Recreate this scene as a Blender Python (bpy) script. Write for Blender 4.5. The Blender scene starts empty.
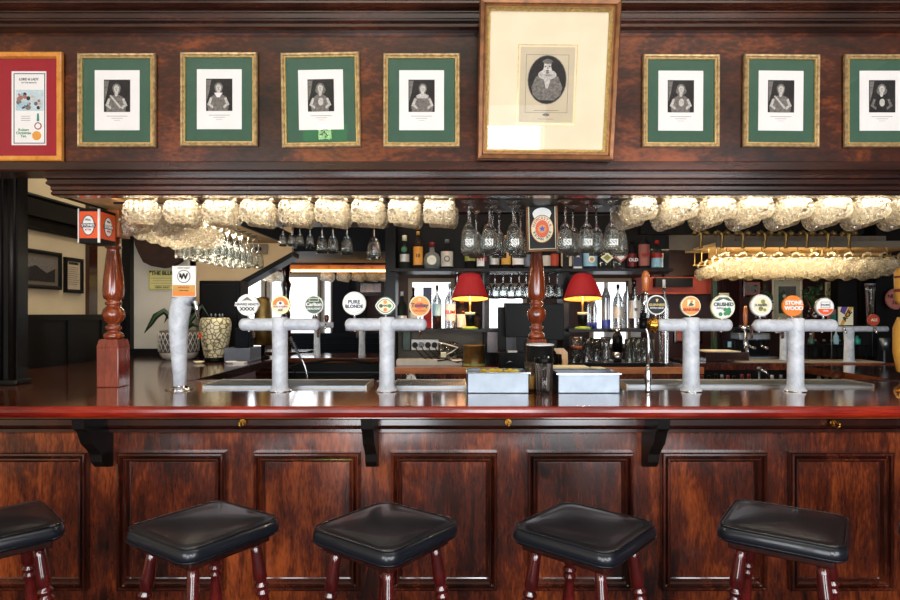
import bpy, bmesh, math, random
from mathutils import Vector, Matrix
random.seed(7)
C = bpy.context.scene.collection
SC = bpy.context.scene
# ------------------------------------------------------------------ camera, world, lights, exposure
EYE = 1.45
cam_d = bpy.data.cameras.new('camera'); cam = bpy.data.objects.new('camera', cam_d); C.objects.link(cam)
cam.location = (0, 0, EYE); cam.rotation_euler = (math.pi/2, 0, 0)
cam_d.sensor_width = 36; cam_d.lens = 24; cam_d.shift_y = 13/900; cam_d.clip_start = 0.05
SC.camera = cam
SC.view_settings.view_transform = 'Standard'; SC.view_settings.look = 'None'
SC.view_settings.gamma = 1; SC.view_settings.use_curve_mapping = False
SC.view_settings.exposure = 0.1
W = bpy.data.worlds.new('daylight'); SC.world = W; W.use_nodes = True
W.node_tree.nodes['Background'].inputs[0].default_value = (0.92, 0.96, 1.0, 1)
W.node_tree.nodes['Background'].inputs[1].default_value = 2.6
def area(name, loc, rot, sx, sy, power, col=(1, 1, 1)):
    l = bpy.data.lights.new(name, 'AREA'); l.shape = 'RECTANGLE'; l.size = sx; l.size_y = sy
    l.energy = power; l.color = col
    o = bpy.data.objects.new(name, l); C.objects.link(o); o.location = loc; o.rotation_euler = rot
    return o
H = math.pi/2
DAY = (0.93, 0.96, 1.0); WARM = (1.0, 0.62, 0.30); WARMW = (1.0, 0.80, 0.55); WARM2 = (1.0, 0.85, 0.62)
# daylight through the street windows behind the photographer
area('window_daylight', (-2.35, -1.97, 1.75), (H, 0, 0), 1.5, 1.9, 48, DAY)
area('window_daylight', (0.55, -1.97, 1.62), (H, 0, 0), 0.75, 0.95, 34, DAY)
area('window_daylight', (2.5, -1.97, 1.75), (H, 0, 0), 1.5, 1.9, 62, DAY)
area('doorway_daylight', (-0.75, -1.97, 1.0), (H, 0, 0), 1.0, 1.9, 40, DAY)
area('doorway_daylight', (1.45, -1.97, 0.75), (H, 0, 0), 0.8, 1.2, 26, DAY)
area('room_fill_light', (0.4, 0.4, 3.70), (0, 0, 0), 3.5, 0.5, 22, (1.0, 0.88, 0.74))  # added soft fill standing in for light bounced off the ceiling
# rack strip lamps, then added overhead fill behind the bar
area('rack_strip_light', (-0.75, 2.475, 1.965), (math.radians(-12), 0, 0), 1.55, 0.03, 9.5, WARM2)
area('rack_strip_light', (1.15, 2.475, 1.965), (math.radians(-12), 0, 0), 1.5, 0.03, 9.5, WARM2)
area('rack_strip_light', (-1.45, 3.4, 1.975), (0, 0, H), 1.7, 0.04, 15, WARM2)
area('rack_strip_light', (2.25, 4.50, 1.925), (0, 0, 0), 1.5, 0.05, 17, (1.0, 0.80, 0.50))
area('rack_strip_light', (-1.2, 6.3, 1.935), (0, 0, 0), 1.6, 0.06, 26, WARMW)
area('bar_fill_light', (0.3, 3.55, 2.85), (0, 0, 0), 2.6, 0.5, 20, (1.0, 0.86, 0.68))  # this and the next two: added fill for the bar interior, no fixtures
area('bar_fill_light', (1.9, 5.6, 2.85), (0, 0, 0), 1.4, 0.8, 18, (1.0, 0.84, 0.66))
area('bar_fill_light', (-2.0, 4.2, 2.95), (0, 0, 0), 0.6, 1.0, 12, (1.0, 0.84, 0.64))

# ------------------------------------------------------------------ materials
M = {}
def nm(name):
    m = bpy.data.materials.new(name); m.use_nodes = True
    M[name] = m
    return m, m.node_tree.nodes, m.node_tree.links, m.node_tree.nodes['Principled BSDF']
def rgb(r, g, b):
    f = lambda c: (c/255/12.92) if c/255 <= 0.04045 else ((c/255+0.055)/1.055)**2.4
    return (f(r), f(g), f(b), 1)
def plain(name, col, rough=0.5, metal=0.0, coat=0.0, trans=0.0, ior=1.45, emit=None, es=0, var=0.12, scale=30, bump=0.0):
    m, n, l, p = nm(name)
    tc = n.new('ShaderNodeTexCoord'); nz = n.new('ShaderNodeTexNoise'); nz.inputs['Scale'].default_value = scale
    nz.inputs['Detail'].default_value = 4
    l.new(tc.outputs['Object'], nz.inputs['Vector'])
    r = n.new('ShaderNodeValToRGB'); c = rgb(*col)
    r.color_ramp.elements[0].color = tuple(v*(1-var) for v in c[:3])+(1,)
    r.color_ramp.elements[1].color = tuple(min(1, v*(1+var)) for v in c[:3])+(1,)
    r.color_ramp.elements[0].position = 0.3; r.color_ramp.elements[1].position = 0.7
    l.new(nz.outputs['Fac'], r.inputs['Fac']); l.new(r.outputs['Color'], p.inputs['Base Color'])
    p.inputs['Roughness'].default_value = rough; p.inputs['Metallic'].default_value = metal
    p.inputs['Coat Weight'].default_value = coat; p.inputs['Transmission Weight'].default_value = trans
    p.inputs['IOR'].default_value = ior
    if emit: p.inputs['Emission Color'].default_value = rgb(*emit); p.inputs['Emission Strength'].default_value = es
    if bump:
        b = n.new('ShaderNodeBump'); b.inputs['Strength'].default_value = bump; b.inputs['Distance'].default_value = 0.002
        l.new(nz.outputs['Fac'], b.inputs['Height']); l.new(b.outputs['Normal'], p.inputs['Normal'])
    return m
def wood(name, cols, stretch=(9, 9, 1.2), rough=0.25, coat=0.6, grain=0.35, scale=2.2):
    """cols: dark, mid, light; grain runs along the axis with the small stretch value"""
    m, n, l, p = nm(name)
    tc = n.new('ShaderNodeTexCoord'); mp = n.new('ShaderNodeMapping'); mp.inputs['Scale'].default_value = stretch
    l.new(tc.outputs['Object'], mp.inputs['Vector'])
    a = n.new('ShaderNodeTexNoise'); a.inputs['Scale'].default_value = scale; a.inputs['Detail'].default_value = 9
    a.inputs['Roughness'].default_value = 0.62; a.inputs['Distortion'].default_value = 0.9
    l.new(mp.outputs['Vector'], a.inputs['Vector'])
    b = n.new('ShaderNodeTexNoise'); b.inputs['Scale'].default_value = scale*9; b.inputs['Detail'].default_value = 5
    l.new(mp.outputs['Vector'], b.inputs['Vector'])
    big = n.new('ShaderNodeTexNoise'); big.inputs['Scale'].default_value = 2.3; big.inputs['Detail'].default_value = 4
    l.new(tc.outputs['Object'], big.inputs['Vector'])
    mx = n.new('ShaderNodeMix'); mx.data_type = 'FLOAT'; mx.inputs[0].default_value = grain
    l.new(a.outputs['Fac'], mx.inputs[2]); l.new(b.outputs['Fac'], mx.inputs[3])
    mx2 = n.new('ShaderNodeMix'); mx2.data_type = 'FLOAT'; mx2.inputs[0].default_value = 0.45
    l.new(mx.outputs[0], mx2.inputs[2]); l.new(big.outputs['Fac'], mx2.inputs[3])
    r = n.new('ShaderNodeValToRGB')
    r.color_ramp.elements[0].color = rgb(*cols[0]); r.color_ramp.elements[0].position = 0.39
    r.color_ramp.elements[1].color = rgb(*cols[2]); r.color_ramp.elements[1].position = 0.62
    e = r.color_ramp.elements.new(0.5); e.color = rgb(*cols[1])
    l.new(mx2.outputs[0], r.inputs['Fac']); l.new(r.outputs['Color'], p.inputs['Base Color'])
    p.inputs['Roughness'].default_value = rough; p.inputs['Coat Weight'].default_value = coat
    p.inputs['Coat Roughness'].default_value = 0.12
    bp = n.new('ShaderNodeBump'); bp.inputs['Strength'].default_value = 0.12; bp.inputs['Distance'].default_value = 0.002
    l.new(mx.outputs[0], bp.inputs['Height']); l.new(bp.outputs['Normal'], p.inputs['Normal'])
    return m
wood('mahogany', [(22, 8, 5), (84, 32, 14), (160, 76, 32)], (7, 9, 1.4))
wood('mahogany_dark', [(20, 8, 6), (44, 17, 11), (78, 32, 20)], rough=0.2, coat=0.9)
wood('mahogany_long', [(26, 13, 10), (52, 26, 18), (86, 44, 28)], (1.2, 9, 9))
wood('moulding_wood', [(22, 9, 6), (58, 22, 13), (108, 48, 28)], rough=0.14, coat=1.0)
wood('fascia_wood', [(22, 10, 6), (68, 30, 15), (142, 70, 30)], (2.2, 5, 4.5), rough=0.3, coat=0.45)
wood('bar_top_wood', [(56, 24, 12), (98, 48, 24), (138, 76, 40)], (1.0, 6, 9), rough=0.10, coat=1.0)
wood('bar_edge_wood', [(74, 10, 6), (116, 20, 10), (156, 40, 20)], (0.8, 6, 9), rough=0.2, coat=0.5)
wood('post_wood', [(64, 22, 9), (126, 50, 21), (184, 92, 42)], rough=0.18, coat=0.9)
wood('newel_red_wood', [(84, 28, 20), (124, 52, 38), (160, 76, 56)], rough=0.22, coat=0.8)
wood('leg_wood', [(48, 10, 10), (84, 20, 18), (124, 36, 30)], (9, 9, 1.5), rough=0.16, coat=1.0)
wood('black_wood', [(5, 4, 4), (10, 8, 7), (22, 17, 14)], rough=0.45, coat=0.06)
M['black_wood'].node_tree.nodes['Principled BSDF'].inputs['Specular IOR Level'].default_value = 0.2
wood('orange_wood', [(150, 78, 34), (188, 108, 52), (216, 140, 78)], (1.2, 9, 9), rough=0.3)
wood('pale_wood', [(170, 128, 82), (200, 160, 112), (222, 188, 140)], rough=0.4, coat=0.2)
wood('gold_frame_wood', [(176, 104, 36), (206, 132, 52), (226, 160, 78)], (4, 4, 4), rough=0.3)
plain('leather', (20, 24, 31), 0.30, coat=0.25, bump=0.12, scale=220)
plain('antique_gold', (182, 152, 108), 0.34, 0.5, var=0.45, scale=60, bump=0.3)
plain('gold_lip', (218, 186, 122), 0.28, 0.7, var=0.25, scale=90)
plain('brown_frame', (118, 74, 40), 0.34, 0.35, var=0.35, scale=35)
plain('green_mat', (60, 90, 72), 0.85, var=0.05)
plain('red_mat', (150, 22, 36), 0.85, var=0.05)
plain('cream_mat', (226, 210, 180), 0.85, var=0.05, scale=8)
plain('paper', (232, 226, 222), 0.8, var=0.03, scale=10)
plain('old_paper', (196, 180, 152), 0.8, var=0.06, scale=12)
plain('ink_dark', (34, 31, 30), 0.8, var=0.5, scale=70)
plain('ink_mid', (112, 106, 100), 0.8, var=0.45, scale=110)
plain('ink_light', (190, 184, 176), 0.8, var=0.3, scale=110)
plain('print_blue', (186, 200, 204), 0.8, var=0.15, scale=60)
plain('grey_ink', (150, 146, 140), 0.8, var=0.1)
def marble():
    m, n, l, p = nm('marble')
    tc = n.new('ShaderNodeTexCoord'); nz = n.new('ShaderNodeTexNoise'); nz.inputs['Scale'].default_value = 16
    nz.inputs['Detail'].default_value = 10; nz.inputs['Roughness'].default_value = 0.7; nz.inputs['Distortion'].default_value = 0.6
    l.new(tc.outputs['Object'], nz.inputs['Vector'])
    r = n.new('ShaderNodeValToRGB')
    r.color_ramp.elements[0].color = rgb(172, 179, 189); r.color_ramp.elements[0].position = 0.38
    r.color_ramp.elements[1].color = rgb(208, 213, 220); r.color_ramp.elements[1].position = 0.62
    l.new(nz.outputs['Fac'], r.inputs['Fac']); l.new(r.outputs['Color'], p.inputs['Base Color'])
    p.inputs['Roughness'].default_value = 0.38
    b = n.new('ShaderNodeBump'); b.inputs['Strength'].default_value = 0.5; b.inputs['Distance'].default_value = 0.001
    nz2 = n.new('ShaderNodeTexNoise'); nz2.inputs['Scale'].default_value = 160; l.new(tc.outputs['Object'], nz2.inputs['Vector'])
    l.new(nz2.outputs['Fac'], b.inputs['Height']); l.new(b.outputs['Normal'], p.inputs['Normal'])
marble()
plain('chrome', (206, 208, 212), 0.12, 1.0, var=0.03)
plain('steel', (132, 140, 148), 0.42, 1.0, var=0.10, scale=20)
plain('tray_steel', (168, 160, 146), 0.45, 0.6, var=0.08, scale=20)
plain('brass', (200, 150, 66), 0.22, 1.0, var=0.15)
plain('old_brass', (136, 112, 66), 0.38, 0.9, var=0.25, scale=18)
plain('black_plastic', (8, 8, 10), 0.35, var=0.1)
plain('black_rubber', (14, 14, 15), 0.55, var=0.1)
plain('screen_black', (4, 5, 6), 0.4, var=0.05)
plain('dark_blue_paint', (12, 16, 24), 0.6, var=0.15)
plain('grey_plastic', (92, 98, 110), 0.4, var=0.08)
plain('white_plastic', (226, 224, 220), 0.35, var=0.03)
plain('cream_plaster', (204, 188, 156), 0.85, var=0.06, scale=5, bump=0.2)
plain('pale_plaster', (196, 190, 176), 0.85, var=0.06, scale=5)
plain('tan_board', (190, 166, 130), 0.7, var=0.08, scale=5)
plain('dark_ceiling', (26, 20, 17), 0.8, var=0.15, scale=5)
plain('room_ceiling', (206, 196, 180), 0.85, var=0.05, scale=4)
plain('grey_panel', (110, 100, 86), 0.6, var=0.1, scale=6)
plain('soffit_cream', (214, 180, 128), 0.6, var=0.08, scale=6)
plain('carpet', (58, 26, 24), 0.95, var=0.4, scale=60, bump=0.5)
plain('oxblood_wall', (52, 20, 17), 0.5, var=0.2, scale=8)
plain('brick_red_paint', (176, 66, 42), 0.5, var=0.12, scale=10)
plain('dusty_pink', (168, 100, 88), 0.6, var=0.1)
plain('shade_inner', (236, 170, 92), 0.6, var=0.05)
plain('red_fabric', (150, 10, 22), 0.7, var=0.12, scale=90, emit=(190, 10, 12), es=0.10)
plain('brown_fabric', (46, 26, 20), 0.85, var=0.3, scale=20, bump=0.4)
plain('leaf', (34, 62, 30), 0.45, var=0.35, scale=14)
plain('lemon', (226, 196, 60), 0.5, var=0.15)
plain('orange_paint', (224, 86, 36), 0.4, var=0.05)
plain('tap_orange', (232, 128, 40), 0.4, var=0.04)
plain('amber', (222, 150, 60), 0.4, var=0.08)
plain('navy', (24, 34, 66), 0.4, var=0.1)
plain('royal_blue', (36, 60, 160), 0.3, var=0.1)
plain('sky_blue', (150, 190, 206), 0.4, var=0.1)
plain('teal', (24, 126, 112), 0.4, var=0.1)
plain('badge_white', (232, 232, 228), 0.35, var=0.02)
plain('badge_grey', (196, 194, 188), 0.35, 0.3, var=0.08)
plain('badge_cream', (226, 220, 186), 0.4, var=0.04)
plain('badge_green', (58, 84, 66), 0.4, var=0.08)
plain('badge_black', (20, 22, 20), 0.3, var=0.05)
plain('hop_green', (44, 132, 74), 0.4, var=0.2, scale=80)
plain('lime', (140, 170, 70), 0.5, var=0.1)
plain('olive', (140, 142, 70), 0.5, var=0.15)
plain('text_black', (18, 18, 20), 0.5, var=0.02)
plain('text_gold', (206, 178, 104), 0.4, var=0.05)
plain('text_red', (178, 34, 26), 0.5, var=0.05)
plain('burgundy', (110, 22, 28), 0.4, var=0.1)
plain('yellow_notice', (214, 204, 132), 0.7, var=0.03)
plain('yellow_label', (206, 152, 62), 0.45, var=0.08)
plain('grey_fabric_pot', (96, 92, 88), 0.7, var=0.1)
plain('stone_white', (196, 190, 178), 0.6, var=0.08)
plain('purple', (86, 60, 130), 0.5, var=0.1)
plain('window_frame_paint', (150, 140, 126), 0.5, var=0.06)
def glassy(name, col, rough=0.02, white=0.0, bump=0.0, bscale=120, shadow=0.0):
    m, n, l, p = nm(name)
    n.remove(p)
    out = n['Material Output']
    g = n.new('ShaderNodeBsdfGlass'); g.inputs['Color'].default_value = rgb(*col); g.inputs['Roughness'].default_value = rough
    g.inputs['IOR'].default_value = 1.48
    sh = g.outputs[0]
    if bump:
        tc = n.new('ShaderNodeTexCoord'); v = n.new('ShaderNodeTexVoronoi'); v.inputs['Scale'].default_value = bscale
        l.new(tc.outputs['Object'], v.inputs['Vector'])
        b = n.new('ShaderNodeBump'); b.inputs['Strength'].default_value = bump; b.inputs['Distance'].default_value = 0.008
        l.new(v.outputs['Distance'], b.inputs['Height']); l.new(b.outputs['Normal'], g.inputs['Normal'])
    if white:
        d = n.new('ShaderNodeBsdfTranslucent'); d.inputs[0].default_value = (0.95, 0.93, 0.88, 1)
        e = n.new('ShaderNodeBsdfDiffuse'); e.inputs[0].default_value = (0.9, 0.88, 0.84, 1)
        a = n.new('ShaderNodeMixShader'); l.new(d.outputs[0], a.inputs[1]); l.new(e.outputs[0], a.inputs[2])
        s = n.new('ShaderNodeMixShader'); s.inputs[0].default_value = white
        l.new(sh, s.inputs[1]); l.new(a.outputs[0], s.inputs[2]); sh = s.outputs[0]
    if shadow:
        t = n.new('ShaderNodeBsdfTransparent'); t.inputs[0].default_value = rgb(*col)
        s = n.new('ShaderNodeMixShader'); s.inputs[0].default_value = shadow
        l.new(sh, s.inputs[1]); l.new(t.outputs[0], s.inputs[2]); sh = s.outputs[0]
    l.new(sh, out.inputs['Surface'])
    return m
def mug_glass():
    m, n, l, p = nm('mug_glass'); n.remove(p)
    tc = n.new('ShaderNodeTexCoord'); v = n.new('ShaderNodeTexVoronoi'); v.inputs['Scale'].default_value = 78
    l.new(tc.outputs['Object'], v.inputs['Vector'])
    b = n.new('ShaderNodeBump'); b.inputs['Strength'].default_value = 1.0; b.inputs['Distance'].default_value = 0.010
    l.new(v.outputs['Distance'], b.inputs['Height'])
    g = n.new('ShaderNodeBsdfGlass'); g.inputs['Roughness'].default_value = 0.02; g.inputs['IOR'].default_value = 1.5
    d = n.new('ShaderNodeBsdfTranslucent'); d.inputs[0].default_value = (0.97, 0.91, 0.76, 1)
    e = n.new('ShaderNodeBsdfGlossy'); e.inputs['Roughness'].default_value = 0.12; e.inputs[0].default_value = (1, .96, .86, 1)
    t = n.new('ShaderNodeBsdfTransparent')
    for s in (g, d, e): l.new(b.outputs['Normal'], s.inputs['Normal'])
    a = n.new('ShaderNodeMixShader'); a.inputs[0].default_value = 0.45; l.new(d.outputs[0], a.inputs[1]); l.new(e.outputs[0], a.inputs[2])
    # refraction sparkle painted as a pattern: bright cell edges, clear centres
    r = n.new('ShaderNodeValToRGB'); r.color_ramp.elements[0].position = 0.30; r.color_ramp.elements[1].position = 0.56
    r.color_ramp.elements[0].color = (0.02, 0.02, 0.02, 1); r.color_ramp.elements[1].color = (0.62, 0.62, 0.62, 1)
    l.new(v.outputs['Distance'], r.inputs['Fac'])
    c = n.new('ShaderNodeMixShader'); c.inputs[0].default_value = 0.5; l.new(g.outputs[0], c.inputs[1]); l.new(t.outputs[0], c.inputs[2])
    f = n.new('ShaderNodeMixShader'); l.new(r.outputs[0], f.inputs[0]); l.new(c.outputs[0], f.inputs[1]); l.new(a.outputs[0], f.inputs[2])
    l.new(f.outputs[0], n['Material Output'].inputs['Surface'])
mug_glass()
glassy('clear_glass', (250, 252, 252), 0.01, shadow=0.25, white=0.02)
glassy('frosted_glass', (236, 242, 248), 0.15, white=0.25)
glassy('blue_glass', (170, 205, 222), 0.05, white=0.40, shadow=0.2)
glassy('green_glass', (60, 90, 60), 0.03, white=0.04, shadow=0.15)
glassy('amber_glass', (190, 100, 40), 0.03, white=0.05, shadow=0.15)
glassy('dark_glass', (40, 26, 20), 0.03, white=0.03)
glassy('red_glass', (150, 30, 30), 0.03, white=0.05, shadow=0.1)
def pane(name):
    m, n, l, p = nm(name); n.remove(p)
    t = n.new('ShaderNodeBsdfTransparent'); g = n.new('ShaderNodeBsdfGlossy'); g.inputs['Roughness'].default_value = 0.015
    f = n.new('ShaderNodeFresnel'); f.inputs['IOR'].default_value = 1.5
    mx = n.new('ShaderNodeMixShader'); ge = n.new('ShaderNodeNewGeometry'); iv = n.new('ShaderNodeMath'); iv.operation = 'SUBTRACT'; iv.inputs[0].default_value = 1; l.new(ge.outputs['Backfacing'], iv.inputs[1])
    mu = n.new('ShaderNodeMath'); mu.operation = 'MULTIPLY'; l.new(f.outputs[0], mu.inputs[0]); l.new(iv.outputs[0], mu.inputs[1]); l.new(mu.outputs[0], mx.inputs[0]); l.new(t.outputs[0], mx.inputs[1]); l.new(g.outputs[0], mx.inputs[2])
    l.new(mx.outputs[0], n['Material Output'].inputs['Surface'])
pane('pane_glass')
def emis(name, col, s):
    m, n, l, p = nm(name); p.inputs['Base Color'].default_value = rgb(*col)
    p.inputs['Emission Color'].default_value = rgb(*col); p.inputs['Emission Strength'].default_value = s
emis('exit_green', (40, 200, 60), 3.0); emis('exit_white', (210, 255, 170), 16.0)
emis('led_strip', (255, 196, 120), 7.0)
emis('bulb', (255, 200, 120), 12.0)

for k in ('screen_black', 'black_plastic', 'black_rubber', 'dark_blue_paint', 'badge_black'): M[k].node_tree.nodes['Principled BSDF'].inputs['Specular IOR Level'].default_value = 0.15
# ------------------------------------------------------------------ mesh helpers
def T(x=0, y=0, z=0): return Matrix.Translation((x, y, z))
def R(a, ax): return Matrix.Rotation(math.radians(a), 4, ax)
def P(px, py, Y): return Vector(((px-450)*Y/600, Y, EYE-(py-313)*Y/600))
def X(px, Y): return (px-450)*Y/600
def Z(py, Y): return EYE-(py-313)*Y/600
class MB:
    def __init__(s): s.b = bmesh.new(); s.mats = []
    def mi(s, mat):
        if mat is None: return 0
        if mat not in s.mats: s.mats.append(mat)
        return s.mats.index(mat)
    def poly(s, pts, mat=None, m=None, smooth=False):
        vs = [s.b.verts.new((m @ Vector(p)) if m else p) for p in pts]
        f = s.b.faces.new(vs); f.material_index = s.mi(mat); f.smooth = smooth; return f
    def loops(s, loops, mat=None, m=None, smooth=True, close=True, cap0=False, cap1=False):
        k = s.mi(mat); rows = []
        for lp in loops:
            rows.append([s.b.verts.new((m @ Vector(p)) if m else p) for p in lp])
        n = len(rows[0])
        for a, c in zip(rows, rows[1:]):
            for i in range(n if close else n-1):
                j = (i+1) % n
                f = s.b.faces.new((a[i], a[j], c[j], c[i])); f.material_index = k; f.smooth = smooth
        if cap0: f = s.b.faces.new(rows[0][::-1]); f.material_index = k
        if cap1: f = s.b.faces.new(rows[-1]); f.material_index = k
        return s
    def box(s, x0, x1, y0, y1, z0, z1, mat=None, m=None, bv=0):
        st = set(s.b.verts) if bv else None
        r = [[(x0, y0, z), (x1, y0, z), (x1, y1, z), (x0, y1, z)] for z in (z0, z1)]
        s.loops(r, mat, m, smooth=False, cap0=True, cap1=True)
        if bv:
            nv = [v for v in s.b.verts if v not in st]
            es = list({e for v in nv for e in v.link_edges})
            k = s.mi(mat)
            res = bmesh.ops.bevel(s.b, geom=es, offset=bv, segments=2, affect='EDGES', profile=0.6)
            for f in res['faces']: f.material_index = k; f.smooth = True
        return s
    def lathe(s, prof, seg=20, mat=None, m=None, cap=True, smooth=True, mod=None):
        rows = []
        for r, z in prof:
            row = []
            for i in range(seg):
                a = 2*math.pi*i/seg
                rr = mod(r, z, a) if mod else r
                row.append((rr*math.cos(a), rr*math.sin(a), z))
            rows.append(row)
        return s.loops(rows, mat, m, smooth, cap0=cap, cap1=cap)
    def cyl(s, r, z0, z1, mat=None, m=None, seg=20, r2=None, bv=0):
        r2 = r if r2 is None else r2
        if bv:
            pr = [(r-bv, z0), (r, z0+bv), (r2, z1-bv), (r2-bv, z1)]
        else: pr = [(r, z0), (r2, z1)]
        return s.lathe(pr, seg, mat, m, smooth=True)
    def disc(s, cx, cy, cz, r, t, mat=None, m=None, seg=32, ry=None):
        """disc facing -Y, front face at cy, thickness t; ry = vertical radius"""
        q = T(cx, cy+t, cz) @ R(90, 'X') @ Matrix.Diagonal((1, (ry or r)/r, 1, 1))
        if m: q = m @ q
        k = s.mi(mat); b = r*0.08
        return s.lathe([(r, 0), (r, t*0.7), (r-b*0.5, t)], seg, mat, q)
    def sphere(s, r, mat=None, m=None, seg=16, rings=8, sc=(1, 1, 1)):
        pr = [(max(1e-4, r*math.sin(math.pi*i/rings)), -r*math.cos(math.pi*i/rings)) for i in range(rings+1)]
        q = Matrix.Diagonal((sc[0], sc[1], sc[2], 1)); q = (m @ q) if m else q
        return s.lathe(pr, seg, mat, q)
    def tube(s, pts, r, seg=8, mat=None, m=None, cap=True, flat=1.0):
        pts = [Vector(p) for p in pts]; n = len(pts); rs = r if isinstance(r, (list, tuple)) else [r]*n
        rows = []; up = None
        for i in range(n):
            d = (pts[min(i+1, n-1)]-pts[max(i-1, 0)]).normalized()
            if up is None:
                up = Vector((0, 0, 1)) if abs(d.z) < 0.9 else Vector((1, 0, 0))
            u = (up-d*up.dot(d)).normalized(); v = d.cross(u); up = u
            rows.append([pts[i]+(u*math.cos(2*math.pi*k/seg)+v*math.sin(2*math.pi*k/seg)*flat)*rs[i] for k in range(seg)])
        return s.loops(rows, mat, m, True, cap0=cap, cap1=cap)
    def prism(s, pts, y0, y1, mat=None, m=None, smooth=False):
        """polygon in XZ extruded from y0 (front) to y1"""
        return s.loops([[(x, y, z) for x, z in pts] for y in (y0, y1)], mat, m, smooth, cap0=True, cap1=True)
    def slab(s, pts, z0, z1, mat=None, m=None):
        return s.loops([[(x, y, z) for x, y in pts] for z in (z0, z1)], mat, m, False, cap0=True, cap1=True)
    def runx(s, prof, x0, x1, mat=None, m=None):
        """closed profile of (y, z) run along X"""
        return s.loops([[(x, y, z) for y, z in prof] for x in (x0, x1)], mat, m, False, cap0=True, cap1=True)
    def ring(s, x0, x1, z0, z1, prof, mat=None, m=None, smooth=False):
        """mitred frame: profile of (inset, y)"""
        rows = []
        for d, y in prof:
            rows.append([(x0+d, y, z0+d), (x1-d, y, z0+d), (x1-d, y, z1-d), (x0+d, y, z1-d)])
        return s.loops(rows, mat, m, smooth)
    def mesh(s, me, mat=None, m=None):
        k = s.mi(mat); vs = [s.b.verts.new((m @ v.co) if m else v.co) for v in me.vertices]
        for p in me.polygons:
            try:
                f = s.b.faces.new([vs[i] for i in p.vertices]); f.material_index = k
            except ValueError: pass
        return s
    def build(s, name, mat=None, parent=None, loc=None, rz=0, fix=True, sub=0, label=None):
        if fix: bmesh.ops.recalc_face_normals(s.b, faces=s.b.faces)
        me = bpy.data.meshes.new(name); s.b.to_mesh(me); s.b.free()
        names = [mat if x is None else x for x in s.mats] or [mat]
        if not s.mats: names = [mat]
        for x in names: me.materials.append(M[x])
        o = bpy.data.objects.new(name, me); C.objects.link(o)
        if parent: o.parent = parent
        if loc is not None: o.location = loc
        if rz: o.rotation_euler = (0, 0, math.radians(rz))
        if sub:
            md = o.modifiers.new('s', 'SUBSURF'); md.levels = sub; md.render_levels = sub
        if label: o['label'] = label
        return o
def tag(o, label, cat, group=None, kind=None):
    if label: o['label'] = label
    if cat: o['category'] = cat
    if group: o['group'] = group
    if kind: o['kind'] = kind
    return o
def thing(name, loc, label, cat, group=None, rz=0, rot=None):
    o = bpy.data.objects.new(name, None); C.objects.link(o); o.location = loc
    o.empty_display_size = 0.05
    o.rotation_euler = rot if rot else (0, 0, math.radians(rz))
    return tag(o, label, cat, group)
def struct(o): o['kind'] = 'structure'; return o
KIDS = {}
def copy_tree(o, parent=None):
    c = o.copy(); C.objects.link(c)
    if parent: c.parent = parent
    for ch in [x for x in C.objects if x.parent == o] if o not in KIDS else KIDS[o]:
        copy_tree(ch, c)
    return c
def remember(o):
    ks = list(o.children); KIDS[o] = ks
    for k in ks: remember(k)
    return o
_txt = {}
def text_mesh(t, size, bold=0.0):
    k = (t, size, bold)
    if k not in _txt:
        cu = bpy.data.curves.new('lettering', 'FONT'); cu.body = t; cu.size = size; cu.extrude = size*0.04
        cu.offset = bold*size; cu.align_x = 'CENTER'; cu.align_y = 'CENTER'; cu.resolution_u = 3; cu.space_line = 0.85
        o = bpy.data.objects.new('lettering', cu)
        C.objects.link(o); bpy.context.view_layer.update()
        dg = bpy.context.evaluated_depsgraph_get()
        me = bpy.data.meshes.new_from_object(o.evaluated_get(dg))
        bpy.data.objects.remove(o); _txt[k] = me
    return _txt[k]
def letters(mb, t, size, x, y, z, mat, m=None, wide=1.0, bold=0.02, roll=0):
    """lettering facing -Y with its face centred at x, y, z"""
    q = T(x, y, z) @ R(90, 'X') @ R(roll, 'Z') @ Matrix.Diagonal((wide, 1, 1, 1))
    mb.mesh(text_mesh(t, size, bold), mat, (m @ q) if m else q)
def arc_letters(mb, t, size, cx, y, cz, r, a0, a1, mat, m=None, up=True):
    n = len(t)
    for i, ch in enumerate(t):
        if ch == ' ': continue
        a = a0+(a1-a0)*i/max(1, n-1); ar = math.radians(a)
        letters(mb, ch, size, cx+r*math.cos(ar), y, cz+r*math.sin(ar), mat, m, roll=(a-90) if up else (a+90))
ORD = ['first', 'second', 'third', 'fourth', 'fifth', 'sixth', 'seventh', 'eighth', 'ninth', 'tenth', 'eleventh',
       'twelfth', 'thirteenth', 'fourteenth', 'fifteenth', 'sixteenth', 'seventeenth', 'eighteenth', 'nineteenth', 'twentieth']
def pos(i, n, a='from the left'):
    if n > 1 and i == 0: return 'leftmost' if 'left' in a else 'nearest'
    return ORD[i]+' '+a
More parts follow.
